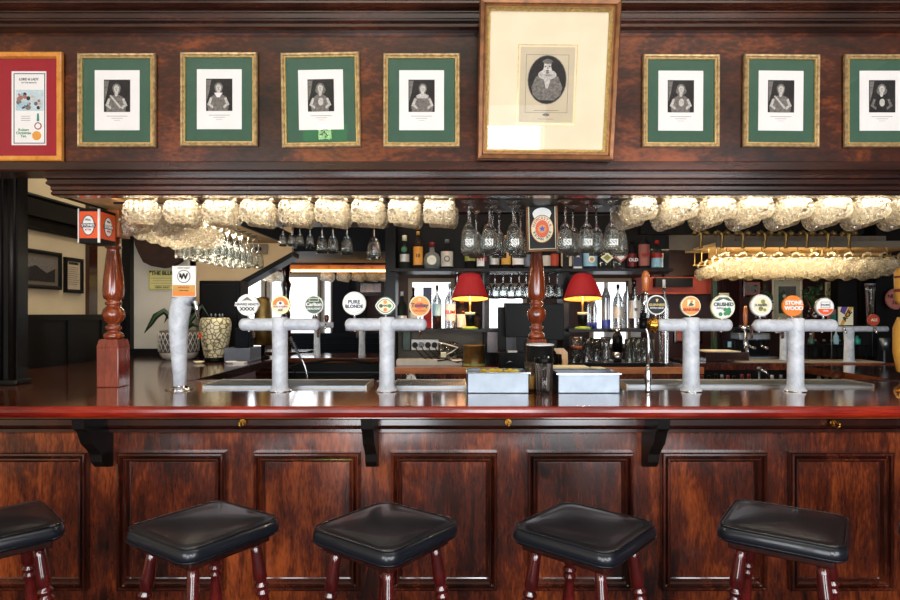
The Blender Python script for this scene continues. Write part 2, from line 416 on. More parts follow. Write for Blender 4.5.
# ------------------------------------------------------------------ the room
def sbox(name, a, mat):
    mb = MB(); mb.box(*a); return struct(mb.build(name, mat))
sbox('floor', (-4.0, 4.2, -2.1, 7.3, -0.1, 0), 'carpet')
sbox('ceiling', (-4.0, 4.2, -2.1, 3.2, 3.8, 3.9), 'room_ceiling')
sbox('ceiling_bar', (-4.0, 4.2, 3.3, 7.3, 3.0, 3.1), 'dark_ceiling')
sbox('wall_over_bar', (-4.1, 4.2, 3.2, 3.3, 3.0, 3.9), 'room_ceiling')
sbox('wall_left_return', (-4.1, -2.75, 3.2, 3.3, 0, 3.0), 'cream_plaster')
sbox('wall_right', (4.1, 4.2, -2.1, 7.3, 0, 3.8), 'oxblood_wall')
sbox('wall_left_street', (-4.1, -4.0, -2.1, 3.2, 0, 3.8), 'cream_plaster')
def wall_holes(name, axis, c0, c1, lo, hi, z1, holes, mat):
    """wall of thickness c0..c1 spanning lo..hi with rectangular holes (a0,a1,z0,z1)"""
    mb = MB(); xs = sorted({lo, hi, *[h[0] for h in holes], *[h[1] for h in holes]})
    for a, b in zip(xs, xs[1:]):
        zz = [(0, z1)]
        for h in holes:
            if h[0] <= a+1e-6 and h[1] >= b-1e-6:
                nz = []
                for u, v in zz:
                    if h[2] > u: nz.append((u, min(v, h[2])))
                    if h[3] < v: nz.append((max(u, h[3]), v))
                zz = nz
        for u, v in zz:
            if v-u > 1e-4:
                mb.box(a, b, c0, c1, u, v) if axis == 'y' else mb.box(c0, c1, a, b, u, v)
    return struct(mb.build(name, mat))
FW = [(-3.1, -1.6, 0.8, 2.7), (0.12, 1.0, 1.12, 2.3), (1.75, 3.25, 0.8, 2.7), (-1.25, -0.25, 0.05, 1.95), (1.05, 1.55, 0.2, 1.3)]
wall_holes('wall_street', 'y', -2.15, -2.05, -4.1, 4.2, 3.8, FW, 'cream_plaster')
# the wall beyond the bar with its windows
BW = [(X(236, 6.9), X(263, 6.9), Z(352, 6.9), Z(262, 6.9)), (X(270, 6.9), X(319, 6.9), Z(338, 6.9), Z(276, 6.9)),
      (X(323, 6.9), X(332, 6.9), Z(338, 6.9), Z(276, 6.9)), (X(411, 6.9), X(452, 6.9), Z(335, 6.9), Z(281, 6.9)),
      (X(486, 6.9), X(524, 6.9), Z(334, 6.9), Z(286, 6.9)), (X(592, 6.9), X(628, 6.9), Z(345, 6.9), Z(281, 6.9))]
wall_holes('wall_back', 'y', 6.9, 7.0, -4.0, 4.1, 3.0, BW, 'oxblood_wall')
for i, (a, b, c, d) in enumerate(BW):
    mb = MB(); mb.ring(a, b, c, d, [(-0.03, 6.9), (-0.03, 6.87), (0.015, 6.87), (0.015, 6.95)])
    w = struct(mb.build('window_%d' % (i+1), 'window_frame_paint'))
    q = MB(); q.box(a, b, 6.945, 6.95, c, d); q.build('pane', 'pane_glass', w)
# left side wall with wainscot
LW = -2.65
sbox('wall_left', (LW-0.1, LW, 3.2, 4.9, 1.42, 3.0), 'cream_plaster')
mb = MB(); mb.box(LW-0.1, LW+0.03, 3.2, 4.9, 0, 1.40)
mb.runx([(0, 0)]*0 or [(3.2, 1.40), (4.9, 1.40), (4.9, 1.44), (3.2, 1.44)], LW-0.1, LW+0.05)
for k in range(4):
    y = 3.3+k*0.4
    mb.box(LW+0.03, LW+0.04, y, y+0.03, 1.1, 1.40)
struct(mb.build('wall_left_wainscot', 'black_wood'))
# end wall behind the left arm: dark jamb, plaster, stair soffit
Ye = 4.9
sbox('wall_end', (-3.2, X(196, Ye), Ye, Ye+0.1, 0, 3.0), 'pale_plaster')
mb = MB(); mb.box(LW+0.0, X(134, Ye), Ye-0.06, Ye, 1.0, 3.0); struct(mb.build('trim_jamb', 'black_wood'))
mb = MB(); mb.box(X(132, Ye), X(240, Ye), Ye-0.03, Ye, 1.10, 1.16); struct(mb.build('trim_skirting', 'black_wood'))
mb = MB()
a, b = (X(190, Ye), Z(313, Ye)), (X(242, Ye), Z(289, Ye))
mb.prism([(X(190, Ye), Z(313, Ye)), (X(292, Ye), Z(255, Ye)), (X(292, Ye), Z(215, Ye)), (X(190, Ye), Z(215, Ye))], Ye+0.0, Ye+0.14)
struct(mb.build('trim_stair_soffit', 'tan_board'))
mb = MB()
mb.prism([(X(188, Ye), Z(317, Ye)), (X(294, Ye), Z(257, Ye)), (X(294, Ye), Z(252, Ye)), (X(188, Ye), Z(311, Ye))], Ye-0.04, Ye+0.16)
struct(mb.build('trim_stair_edge', 'black_wood'))
# dark painted pillar panels beside the far windows
mb = MB(); mb.box(X(333, 6.6), X(366, 6.6), 6.55, 6.7, 0, 3.0); mb.box(X(345, 6.6), X(350, 6.6), 6.53, 6.55, 0, 3.0)
struct(mb.build('trim_dark_pillar', 'dark_blue_paint'))
mb = MB(); mb.box(X(290, 6.6), X(404, 6.6), 6.45, 6.55, 0, Z(333, 6.5))
for k in range(4): mb.box(X(290, 6.6), X(404, 6.6), 6.43, 6.45, 1.0+k*0.06, 1.005+k*0.06)
struct(mb.build('wall_back_dado', 'dark_blue_paint'))
# fluted pillar at the left edge
mb = MB(); mb.box(-2.34, -2.075, 2.88, 2.95, 1.105, 2.4)
for k in range(4):
    x = -2.28+k*0.06; mb.cyl(0.016, 1.13, 2.38, m=T(x, 2.878, 0), seg=10)
mb.box(-2.36, -2.065, 2.86, 2.97, 1.105, 1.13, bv=0.006)
struct(mb.build('trim_pillar', 'black_wood'))
# right-hand far room: dark partitions
Yr = 5.6
mb = MB(); mb.box(X(705, Yr), X(775, Yr), Yr+0.3, Yr+0.4, 0, 3.0); mb.box(X(775, Yr), X(830, Yr), Yr+0.3, Yr+0.4, 0, 3.0); mb.box(X(830, Yr), 4.1, Yr+0.3, Yr+0.4, 0, 3.0)
mb.box(X(720, Yr), X(724, Yr), Yr+0.26, Yr+0.3, 0, 3.0); mb.box(X(735, Yr), X(739, Yr), Yr+0.26, Yr+0.3, 0, 3.0)
struct(mb.build('wall_partition', 'oxblood_wall'))
mb = MB(); mb.box(X(742, 5.5), X(765, 5.5), 5.45, 5.55, 0, 3.0); struct(mb.build('trim_post', 'oxblood_wall'))
mb = MB(); mb.cyl(0.028, 0, 3.0, m=T(X(864, 5.3), 5.3, 0)); struct(mb.build('trim_pipe', 'white_plastic'))
mb = MB(); mb.box(X(876, 4.9), X(878, 4.9)+0.45, 4.9, 5.1, 0, 3.0); struct(mb.build('trim_dark_column', 'black_wood'))
mb = MB(); mb.box(X(838, 5.0), X(857, 5.0), 5.0, 5.1, 0, 3.0); struct(mb.build('trim_dark_post', 'black_wood'))
# orange-red painted wall and boards between back bar and right arm
mb = MB(); mb.box(X(655, 5.2), X(712, 5.2), 5.2, 5.3, 0, 3.0)
struct(mb.build('wall_inner', 'oxblood_wall'))
mb = MB(); mb.box(X(642, 5.0), X(714, 5.0), 5.0, 5.2, Z(294, 5.0), Z(277, 5.0))
struct(mb.build('trim_red_shelf_board', 'brick_red_paint'))
mb = MB(); mb.box(X(655, 4.95), X(692, 4.95), 4.93, 5.0, Z(287, 4.95), Z(278, 4.95))
struct(mb.build('trim_black_board', 'black_wood'))
mb = MB(); mb.box(X(712, 4.9), X(716, 4.9), 4.88, 4.92, Z(365, 4.9), Z(277, 4.9))
mb.box(X(712, 4.9), X(800, 4.9), 4.88, 4.92, Z(279, 4.9), Z(275, 4.9)); struct(mb.build('trim_green_rail', 'badge_green'))

# ------------------------------------------------------------------ canopy over the bar
can = thing('bar_canopy', (0, 2.3, 1.92), 'dark mahogany canopy with moulded cornice above the bar', 'canopy')
def cb(name, mb, mat, label=None): return mb.build(name, mat, can, loc=(0, -2.3, -1.92), label=label)
mb = MB(); mb.box(-3.0, 3.0, 2.30, 2.40, 2.0, 2.56); cb('fascia_board', mb, 'fascia_wood')
mb = MB()
mb.runx([(2.41, 2.522), (2.275, 2.522), (2.262, 2.530), (2.262, 2.540), (2.272, 2.548), (2.262, 2.553), (2.262, 2.590),
         (2.245, 2.596), (2.232, 2.604), (2.232, 2.612), (2.248, 2.620), (2.220, 2.632), (2.19, 2.66), (2.16, 2.67), (2.15, 2.72), (2.10, 2.80), (2.41, 2.80)], -3, 3)
mb.box(-3, 3, 2.256, 2.262, 2.560, 2.563); mb.box(-3, 3, 2.256, 2.262, 2.582, 2.585)
cb('cornice', mb, 'mahogany_long')
mb = MB()
mb.runx([(2.41, 2.030), (2.292, 2.030), (2.282, 2.024), (2.282, 1.996), (2.292, 1.990), (2.41, 1.990)], -3, 3)
cb('ledge_moulding', mb, 'mahogany_long')
mb = MB()
mb.runx([(2.45, 2.0), (2.335, 2.0), (2.335, 1.976), (2.352, 1.972), (2.352, 1.966), (2.343, 1.963), (2.343, 1.955), (2.372, 1.950), (2.372, 1.938), (2.382, 1.934),
         (2.382, 1.931), (2.374, 1.929), (2.374, 1.922), (2.384, 1.917), (2.44, 1.917), (2.45, 1.93)], -1.58, 3)
cb('lower_moulding', mb, 'mahogany_long')
mb = MB(); mb.box(-1.42, 3, 2.45, 3.02, 1.985, 2.02); cb('soffit', mb, 'soffit_cream', 'pale soffit board over the glass racks')
mb = MB(); mb.box(-1.58, -1.19, 3.02, 4.6, 1.985, 2.02); cb('soffit', mb, 'soffit_cream')
mb = MB(); mb.box(-1.585, -1.42, 2.45, 3.02, 1.93, 2.0); cb('soffit_end_board', mb, 'soffit_cream')
mb = MB(); mb.box(-1.60, -1.585, 2.45, 4.6, 1.925, 2.04); mb.box(-1.19, -1.175, 3.02, 4.6, 1.945, 2.04); mb.box(-1.18, 3, 3.02, 3.035, 1.945, 2.04)
cb('soffit_edge', mb, 'black_wood')
for k, x in enumerate([-1.2, -0.3, 0.75, 1.6]):
    mb = MB(); mb.box(x, x+0.02, 2.46, 3.0, 1.975, 1.985); cb('soffit_batten', mb, 'mahogany_dark')

# ------------------------------------------------------------------ bar counter
bf = thing('bar_counter', (0, 2.4, 0), 'dark mahogany panelled bar front under the polished worktop', 'bar counter')
def bb(name, mb, mat, label=None): return mb.build(name, mat, bf, loc=(0, -2.4, 0), label=label)
mb = MB(); mb.box(-3, 3, 2.415, 2.46, 0.0, 1.06); bb('front_board', mb, 'mahogany')
mb = MB(); mb.runx([(2.415, 1.06), (2.36, 1.06), (2.36, 1.035), (2.372, 1.028), (2.372, 1.0), (2.395, 0.992), (2.385, 0.988), (2.385, 0.975), (2.415, 0.965)], -3, 3)
mb.runx([(2.37, 1.0), (2.362, 1.004), (2.366, 0.998)], -3, 3)
bb('frieze_rail', mb, 'mahogany_dark')
for a, b in [(-19, 88), (118, 225), (254, 360), (391, 497), (527, 633), (661, 766), (789, 892), (921, 1030)]:
    x0, x1 = X(a, 2.4), X(b, 2.4); z0, z1 = Z(590, 2.4), Z(452, 2.4)
    mb = MB()
    mb.ring(x0, x1, z0, z1, [(0, 2.415), (0, 2.390), (0.004, 2.381), (0.010, 2.379), (0.014, 2.384), (0.016, 2.397), (0.022, 2.403), (0.025, 2.389), (0.030, 2.387), (0.036, 2.394), (0.040, 2.413), (0.044, 2.4145)])
    p = bb('panel', mb, 'moulding_wood')
    mb = MB(); mb.ring(x0, x1, z0, z1, [(0.044, 2.4148), (0.046, 2.4140), (0.078, 2.4138), (0.20, 2.4138)])
    mb.poly([(x0+0.20, 2.4138, z0+0.2), (x1-0.2, 2.4138, z0+0.2), (x1-0.2, 2.4138, z1-0.2), (x0+0.2, 2.4138, z1-0.2)])
    bmesh.ops.remove_doubles(mb.b, verts=mb.b.verts, dist=1e-5)
    for v in mb.b.verts: pass
    mb.build('panel_field', 'mahogany', p)
mb = MB(); mb.box(-3, 3, 2.40, 2.415, 0, 0.16, bv=0.004); bb('plinth', mb, 'mahogany_dark')
for px in (106, 373, 648, 918):
    x = X(px, 2.4); mb = MB()
    pr = [(2.415, 1.06), (2.215, 1.06), (2.222, 1.02), (2.245, 1.005), (2.255, 0.985), (2.27, 0.955), (2.30, 0.93), (2.33, 0.90), (2.335, 0.87), (2.36, 0.845), (2.40, 0.835), (2.415, 0.835)]
    mb.runx(pr, x-0.022, x+0.022); bb('corbel', mb, 'black_wood', 'black painted scrolled corbel under the worktop')
def rounded(y, ys, z0, z1, n=6):
    r = (z1-z0)/2; zc = (z0+z1)/2
    return [(y+r*0.7-r*0.7*math.cos(a), zc-r*math.sin(a)) for a in [(-H)+math.pi*k/n for k in range(n+1)]]
bt = thing('bar_worktop', (0, 2.2, 1.065), 'glossy reddish-brown polished wooden worktop running the width of the bar', 'worktop')
TOP = 1.105
def tb(name, mb, mat, label=None): return mb.build(name, mat, bt, loc=(0, -2.2, -1.065), label=label)
mb = MB()
mb.slab([(-3.0, 2.216), (3.0, 2.216), (3.0, 4.0), (2.30, 4.0), (2.30, 3.06), (-1.31, 3.06), (-1.31, 4.86), (-2.59, 4.86), (-2.59, 3.19), (-3.0, 3.19)], 1.06, TOP)
tb('top_board', mb, 'bar_top_wood')
mb = MB(); pr = rounded(2.196, 2.22, 1.064, TOP+0.001); mb.runx(pr+[(2.2165, 1.064), (2.2165, TOP+0.001)][::1], -3, 3)
tb('front_edging', mb, 'bar_edge_wood', 'cherry red rounded edging along the worktop')
mb = MB(); mb.box(-1.33, 2.32, 3.045, 3.065, 1.062, TOP+0.004); mb.box(-1.325, -1.305, 3.05, 4.86, 1.062, TOP+0.004)
tb('inner_edging', mb, 'mahogany_dark')

# ------------------------------------------------------------------ brass hooks under the bar
def hook(px, py, lab):
    t = thing('bag_hook', (X(px, 2.36), 2.36, Z(py, 2.36)), lab, 'hook', 'brass hooks under the worktop')
    mb = MB(); mb.disc(0, -0.004, 0, 0.013, 0.004); mb.build('back_plate', 'brass', t)
    mb = MB(); mb.tube([(0, -0.004, 0.002), (0, -0.018, -0.002), (0, -0.026, -0.014), (0, -0.036, -0.014), (0, -0.04, 0.0)], 0.004); mb.sphere(0.006, m=T(0, -0.04, 0.003)); mb.build('hook_arm', 'brass', t)
hook(243, 422, 'small brass hook under the bar, behind and above the second stool from left')
hook(508, 422, 'small brass hook under the bar below the left steel garnish bin')
hook(833, 423, 'small brass hook under the bar at the right, above the fifth stool')

# ------------------------------------------------------------------ framed pictures
def bust(mb, x0, x1, z0, z1, y, kind, rnd):
    """a plain generic engraved sitter: background, torso, collar, head, hair"""
    w, h = x1-x0, z1-z0; cx = (x0+x1)/2 + rnd.uniform(-.04, .04)*w
    mb.box(x0, x1, y, y+0.001, z0, z1, 'ink_dark')
    def ell(ax, az, rx, rz, mat, d, n=18):
        mb.prism([(cx+ax*w+rx*w*math.cos(2*math.pi*k/n), z0+az*h+rz*h*math.sin(2*math.pi*k/n)) for k in range(n)], y-d, y, mat)
    s = rnd.uniform(.9, 1.1)
    tx = [(-.36*s, 0), (-.40*s, .18), (-.30*s, .42), (-.12, .52), (.12, .52), (.28*s, .44), (.38*s, .2), (.34*s, 0)]
    body = rnd.choice(['ink_mid', 'ink_mid', 'ink_dark'])
    mb.prism([(x0+.02*w, z0+.3*h), (x0+.02*w, z0+.97*h), (x0+.20*w, z0+.97*h), (x0+.12*w, z0+.6*h)], y-0.0003, y, 'ink_mid')
    mb.prism([(cx+a*w, z0+b*h) for a, b in tx], y-0.0008, y, body)
    for sgn in (-1, 1):
        mb.prism([(cx+sgn*.30*w, z0+.42*h), (cx+sgn*.42*w, z0+.2*h), (cx+sgn*.22*w, z0+.08*h), (cx+sgn*.18*w, z0+.14*h), (cx+sgn*.30*w, z0+.22*h), (cx+sgn*.22*w, z0+.40*h)], y-0.0011, y, 'ink_mid' if body == 'ink_dark' else 'ink_light')
    ell(.01, .73, .16, .15, 'ink_mid', 0.001); ell(.01, .66, .20 if kind in (0, 4) else .13, .13, 'ink_mid', 0.0009)
    ell(0.01, .71, .105, .115, 'ink_light', 0.0013)
    ell(0, .56, .06, .08, 'ink_light', 0.0012)
    if kind == 1: mb.prism([(cx-.16*w, z0+.56*h), (cx+.16*w, z0+.56*h), (cx+.05*w, z0+.42*h), (cx-.05*w, z0+.42*h)], y-0.0014, y, 'paper')
    if kind == 2:
        mb.prism([(cx-.24*w, z0+.5*h), (cx-.1*w, z0+.56*h), (cx+.1*w, z0+.56*h), (cx+.24*w, z0+.5*h), (cx+.2*w, z0+.42*h), (cx-.2*w, z0+.42*h)], y-0.0014, y, 'ink_light')
    if kind == 3:
        mb.prism([(cx-.26*w, z0+.5*h), (cx-.2*w, z0+.52*h), (cx+.2*w, z0+.14*h), (cx+.14*w, z0+.1*h)], y-0.0014, y, 'ink_light')
    if kind == 4: ell(.02, .3, .10, .12, 'ink_light', 0.0014)
    # eyes, nose, mouth
    for sgn in (-1, 1): ell(sgn*.03+.01, .73, .014, .012, 'ink_dark', 0.0018, 8)
    ell(.01, .69, .010, .02, 'ink_mid', 0.0018, 8); ell(.01, .65, .022, .008, 'ink_dark', 0.0018, 8)
def green_picture(px0, px1, py0, py1, idx, label, roll=0, glare=0):
    Y = 2.283; x0, x1, z0, z1 = X(px0, Y), X(px1, Y), Z(py1, Y), Z(py0, Y)
    cx, cz = (x0+x1)/2, (z0+z1)/2; w, h = (x1-x0)/2, (z1-z0)/2
    t = thing('framed_engraving', (cx, 2.298, cz), label, 'picture', 'green-matted framed engravings above the bar', rot=(math.radians(glare), math.radians(roll), 0))
    mb = MB(); mb.ring(-w, w, -h, h, [(0, 0), (0, -0.014), (0.003, -0.018), (0.009, -0.017), (0.012, -0.013), (0.014, -0.013)], 'antique_gold')
    mb.ring(-w, w, -h, h, [(0.014, -0.013), (0.0155, -0.015), (0.018, -0.015), (0.0195, -0.008)], 'gold_lip')
    mb.box(-w, w, -0.003, 0, -h, h, 'black_wood'); mb.build('frame', None, t)
    mb = MB(); mb.box(-w+.018, w-.018, -0.006, -0.003, -h+.018, h-.018); mb.build('mat_board', 'green_mat', t)
    mb = MB(); pw, ph = 0.0855, 0.1145; oz = -0.018+0.02
    mb.box(-pw, pw, -0.0075, -0.006, oz-ph, oz+ph, 'paper')
    q = mb.build('print', None, t)
    mb = MB(); rr = random.Random(idx); bust(mb, -0.05, 0.05, oz-0.045, oz+0.078, -0.0085, idx % 5, rr); mb.build('engraved_sitter', None, q)
    mb = MB(); mb.box(-0.04, 0.04, -0.0079, -0.0075, oz-0.062, oz-0.060, 'grey_ink'); mb.box(-0.022, 0.022, -0.0079, -0.0075, oz-0.070, oz-0.0685, 'grey_ink'); mb.box(-0.012, 0.012, -0.0079, -0.0075, oz-0.078, oz-0.077, 'grey_ink'); mb.build('caption', None, q)
    mb = MB(); mb.box(-w+.016, w-.016, -0.0112, -0.0106, -h+.016, h-.016); mb.build('glazing', 'pane_glass', t)
green_picture(77, 155, 53, 147, 3, 'gilt-framed green-matted engraving of an armoured sitter, beside the red-matted picture')
green_picture(180, 257, 52, 146, 1, 'green-matted engraving of a dark-coated sitter with pale collar, second green one from left')
green_picture(281, 360, 52, 147, 4, 'green-matted engraving tilted slightly, with a green exit sign reflected in its glass', roll=-1.0)
green_picture(383, 460, 53, 147, 2, 'green-matted engraving of a pale-shouldered sitter, just left of the big cream picture')
green_picture(643, 720, 54, 147, 9, 'green-matted engraving just right of the big cream picture', roll=0.3)
green_picture(744, 820, 54, 147, 3+5, 'green-matted engraving of an armoured sitter, between two others on the right', roll=0.6)
green_picture(845, 922, 54, 147, 14, 'green-matted engraving cut off by the right edge of the photo')
# red picture
Y = 2.283
x0, x1, z0, z1 = X(-18, Y), X(62, Y), Z(161, Y), Z(52, Y); cx, cz, w, h = (x0+x1)/2, (z0+z1)/2, (x1-x0)/2, (z1-z0)/2
t = thing('framed_print', (cx, 2.298, cz), 'red-matted narrow print in a honey-coloured wooden frame at far left', 'picture')
mb = MB(); mb.ring(-w, w, -h, h, [(0, 0), (0, -0.018), (0.004, -0.022), (0.018, -0.020), (0.0225, -0.008)]); mb.box(-w, w, -0.003, 0, -h, h); mb.build('frame', 'gold_frame_wood', t)
mb = MB(); mb.box(-w+.02, w-.02, -0.006, -0.003, -h+.02, h-.02); mb.build('mat_board', 'red_mat', t)
ox = X(27.5, Y)-cx; oz = Z(107.5, Y)-cz; pw, ph = 0.066, 0.141
mb = MB(); mb.box(ox-pw, ox+pw, -0.0075, -0.006, oz-ph, oz+ph, 'paper'); mb.ring(ox-pw+.008, ox+pw-.004, oz-ph+.006, oz+ph-.008, [(0, -.0076), (0.0, -.008), (.003, -.008), (.003, -.0076)], 'ink_dark')
pr = mb.build('print', None, t)
mb = MB(); mb.box(ox-.05, ox+.056, -0.0082, -0.0075, oz-.01, oz+.07, 'print_blue')
rr = random.Random(5)
for k in range(26):
    a, b = ox+rr.uniform(-.04, .045), oz+rr.uniform(-.005, .055)
    mb.disc(a, -0.0086-k*1e-5, b, rr.uniform(.004, .011), 0.0006, rr.choice(['ink_mid', 'ink_dark', 'dusty_pink', 'sky_blue', 'ink_light']), seg=7)
mb.build('figure_scene', None, pr)
mb = MB(); letters(mb, 'LORD & LADY', 0.013, ox, -0.0078, oz+0.11, 'text_black', wide=0.9); letters(mb, 'OF THE MANOR', 0.008, ox, -0.0078, oz+0.097, 'ink_mid')
for k in range(3): mb.box(ox-.03, ox+.005, -0.0079, -0.0075, oz-.03-k*.008, oz-.0315-k*.008, 'ink_mid')
letters(mb, 'Robert\nChristmas\nTav.', 0.014, ox-0.02, -0.0078, oz-0.095, 'hop_green')
mb.build('lettering', None, pr)
mb = MB(); mb.disc(ox+.035, -.0082, oz-.068, .014, .0006, 'red_mat'); mb.disc(ox+.035, -.0084, oz-.068, .010, .0006, 'paper'); mb.disc(ox+.03, -.0082, oz-.105, .018, .0006, 'amber', seg=9)
mb.prism([(ox+.032, oz-.02), (ox+.038, oz-.02), (ox+.040, oz-.05), (ox+.030, oz-.05)], -.0082, -.0075, 'teal'); mb.build('rosette', None, pr)
mb = MB(); mb.box(-w+.02, w-.02, -0.0112, -0.0106, -h+.02, h-.02); mb.build('glazing', 'pane_glass', t)
# big cream picture, leaning out at the top
Yb = 2.25; zt, zb = 2.577, 2.022; hh = (zt-zb)/2/math.cos(math.radians(9)); w = 0.254
t = thing('framed_portrait_print', (X(545.5, 2.25), 2.205, (zt+zb)/2), 'large cream-matted oval portrait engraving in a brown and gold frame, leaning forward', 'picture', rot=(math.radians(9), math.radians(0.6), math.radians(0)))
h = hh
mb = MB(); mb.ring(-w, w, -h, h, [(0, 0.02), (0, -0.016), (0.004, -0.022), (0.016, -0.020), (0.022, -0.012), (0.026, -0.012)], 'brown_frame')
mb.ring(-w, w, -h, h, [(0.026, -0.012), (0.030, -0.016), (0.034, -0.012), (0.040, -0.004)], 'gold_lip')
mb.box(-w, w, 0.004, 0.012, -h, h, 'brown_frame'); mb.build('frame', None, t)
mb = MB(); mb.box(-w+.036, w-.036, 0.0, 0.004, -h+.036, h-.036); mb.build('mat_board', 'cream_mat', t)
ox, oz = 0.0, 0.0
mb = MB(); mb.ring(-.118, .118, -.168, .152, [(0, 0.0), (0, -.0015), (.003, -.0015), (.003, 0)], 'gold_lip'); mb.box(-.108, .108, -.0012, 0, -.158, .142, 'old_paper')
mb.ring(-.085, .085, -.12, .112, [(0, -.0012), (0, -.0018), (.0015, -.0018), (.0015, -.0012)], 'ink_mid'); q = mb.build('print', None, t)
mb = MB(); zc = .012; n = 40
def el(cx, cz, rx, rz, mat, d, m=None, nn=28): mb.prism([(cx+rx*math.cos(2*math.pi*k/nn), cz+rz*math.sin(2*math.pi*k/nn)) for k in range(nn)], -d, -.001, mat)
el(0, zc, .078, .098, 'ink_mid', .0022); el(0, zc, .075, .095, 'ink_dark', .0026)
mb.prism([(-.055, zc-.06), (-.062, zc-.03), (-.045, zc+.012), (-.02, zc+.028), (.02, zc+.028), (.045, zc+.012), (.062, zc-.03), (.055, zc-.06), (.03, zc-.082), (-.03, zc-.082)], -.0030, -.001, 'ink_mid')
for sgn in (-1, 1): mb.prism([(sgn*.03, zc+.0), (sgn*.045, zc-.05), (sgn*.04, zc-.065), (sgn*.02, zc-.01)], -.0033, -.001, 'ink_mid')
mb.prism([(-.018, zc+.02), (.018, zc+.02), (.004, zc-.035), (-.004, zc-.035)], -.0036, -.001, 'ink_light')
el(0, zc+.020, .036, .020, 'ink_light', .0040)
for k in range(11):
    a = math.pi*(1+k/10); mb.tube([(0, -.0042, zc+.02), (.034*math.cos(a), -.0042, zc+.02+.018*math.sin(a))], .0006, 4, 'ink_mid')
el(0, zc+.056, .024, .027, 'ink_mid', .0042); el(0, zc+.048, .018, .025, 'ink_light', .0044); el(0, zc+.071, .021, .009, 'ink_mid', .0046); el(0, zc+.029, .006, .006, 'ink_mid', .0046)
for sgn in (-1, 1): el(sgn*.008, zc+.053, .0035, .002, 'ink_dark', .0048); el(sgn*.019, zc+.056, .005, .015, 'ink_dark', .0046)
el(.001, zc+.046, .002, .006, 'ink_mid', .0048); el(0, zc+.036, .007, .0018, 'ink_dark', .0050)
mb.build('engraved_sitter', None, q)
mb = MB(); el(0, -.128, .014, .006, 'ink_mid', .0018); mb.box(-.05, .05, -.0016, -.001, -.112, -.110, 'ink_mid'); mb.box(-.03, .03, -.0016, -.001, -.146, -.1445, 'ink_mid'); mb.build('caption', None, q)
q.scale = (.92, 1, .88); q.location = (-.002, 0, -.004)
mb = MB(); mb.box(-w+.036, w-.036, -0.0082, -0.0076, -h+.036, h-.036); mb.build('glazing', 'pane_glass', t)

# exit sign on the street wall, seen mirrored in a picture's glass
t = thing('exit_sign', (-1.375, -2.02, 3.44), 'green emergency exit sign with a running figure, mirrored in the tilted engraving', 'sign')
mb = MB(); mb.box(-.24, .24, -.03, 0.0, -.09, .09, bv=.005); mb.build('housing', 'exit_green', t)
mb = MB(); mb.box(-.07, .07, .0, .004, -.08, .08); q = mb.build('pictogram_panel', 'exit_white', t)
mb = MB(); mb.sphere(.014, 'badge_green', T(.01, .006, .055)); mb.tube([(.0, .006, .04), (-.01, .006, .0)], .011, 6, 'badge_green')
mb.tube([(-.01, .006, 0), (.02, .006, -.03), (.01, .006, -.065)], .008, 6, 'badge_green'); mb.tube([(-.01, .006, 0), (-.03, .006, -.03), (-.055, .006, -.035)], .008, 6, 'badge_green')
mb.tube([(.0, .006, .035), (.03, .006, .02), (.045, .006, .035)], .006, 6, 'badge_green'); mb.tube([(.0, .006, .035), (-.03, .006, .03), (-.04, .006, .005)], .006, 6, 'badge_green')
mb.build('running_figure', None, q)
# ------------------------------------------------------------------ bar stools
def make_stool():
    t = thing('bar_stool', (0, 0, 0), None, 'bar stool', 'black padded stools along the bar')
    s = 0.168
    def rr(hw, r, z, bulge=0.0, n=5):
        pts = []
        for cx, cy, a0 in ((hw-r, hw-r, 0), (-hw+r, hw-r, 90), (-hw+r, -hw+r, 180), (hw-r, -hw+r, 270)):
            for k in range(n+1):
                a = math.radians(a0+90*k/n); pts.append((cx+r*math.cos(a), cy+r*math.sin(a), z))
        return pts
    mb = MB()
    prof = [(s-.012, .04, .748), (s-.002, .045, .752), (s+.003, .045, .768), (s+.001, .045, .785), (s-.006, .042, .795), (s-.012, .040, .7985), (s-.014, .040, .7975), (s-.03, .045, .8030), (s-.06, .055, .8075), (s-.095, .06, .8105), (.04, .04, .8125), (.012, .012, .8132)]
    mb.loops([rr(a, min(b, a*.9), c) for a, b, c in prof], cap0=True, cap1=True)
    p = mb.build('seat', 'leather', t)
    mb = MB()
    def seam(hw, z, r): 
        q = rr(hw, .041, z); q.append(q[0]); mb.tube(q, r, 6)
    seam(s-.004, .7975, .0022); seam(s+.0025, .760, .0018)
    mb.build('piping', 'leather', p)
    mb = MB(); mb.box(-s+.03, s-.03, -s+.03, s-.03, .725, .750, bv=.004); mb.build('seat_base', 'mahogany_dark', t)
    for sx in (-1, 1):
        for sy in (-1, 1):
            a = Vector((sx*.105, sy*.105, .735)); b = Vector((sx*.185, sy*.185, 0.0))
            d = (b-a); L = d.length; q = Matrix.Translation(a) @ d.to_track_quat('Z', 'Y').to_matrix().to_4x4()
            pr = [(.015, 0), (.017, .04), (.020, .10), (.021, .125), (.016, .133), (.015, .138), (.022, .146), (.022, .152), (.015, .158), (.0145, .162), (.021, .170), (.021, .176), (.015, .183), (.016, .20), (.021, .25), (.022, .34), (.018, .44), (.016, .50), (.021, .51), (.016, .52), (.018, .6), (.014, L)]
            m2 = MB(); m2.lathe(pr, 16, m=q); m2.build('leg', 'leg_wood', t)
    for k, (ax, z) in enumerate((('x', .30), ('x', .30), ('y', .25), ('y', .25))):
        s2 = -1 if k % 2 else 1; r = .105+.08*(0.735-z)/.735
        pts = [(-r, s2*r, z), (-r*.5, s2*r, z), (0, s2*r, z), (r*.5, s2*r, z), (r, s2*r, z)] if ax == 'x' else [(s2*r, -r, z), (s2*r, -r*.5, z), (s2*r, 0, z), (s2*r, r*.5, z), (s2*r, r, z)]
        mb = MB(); mb.tube(pts, [.009, .012, .014, .012, .009], 10); mb.build('stretcher', 'leg_wood', t)
    return t
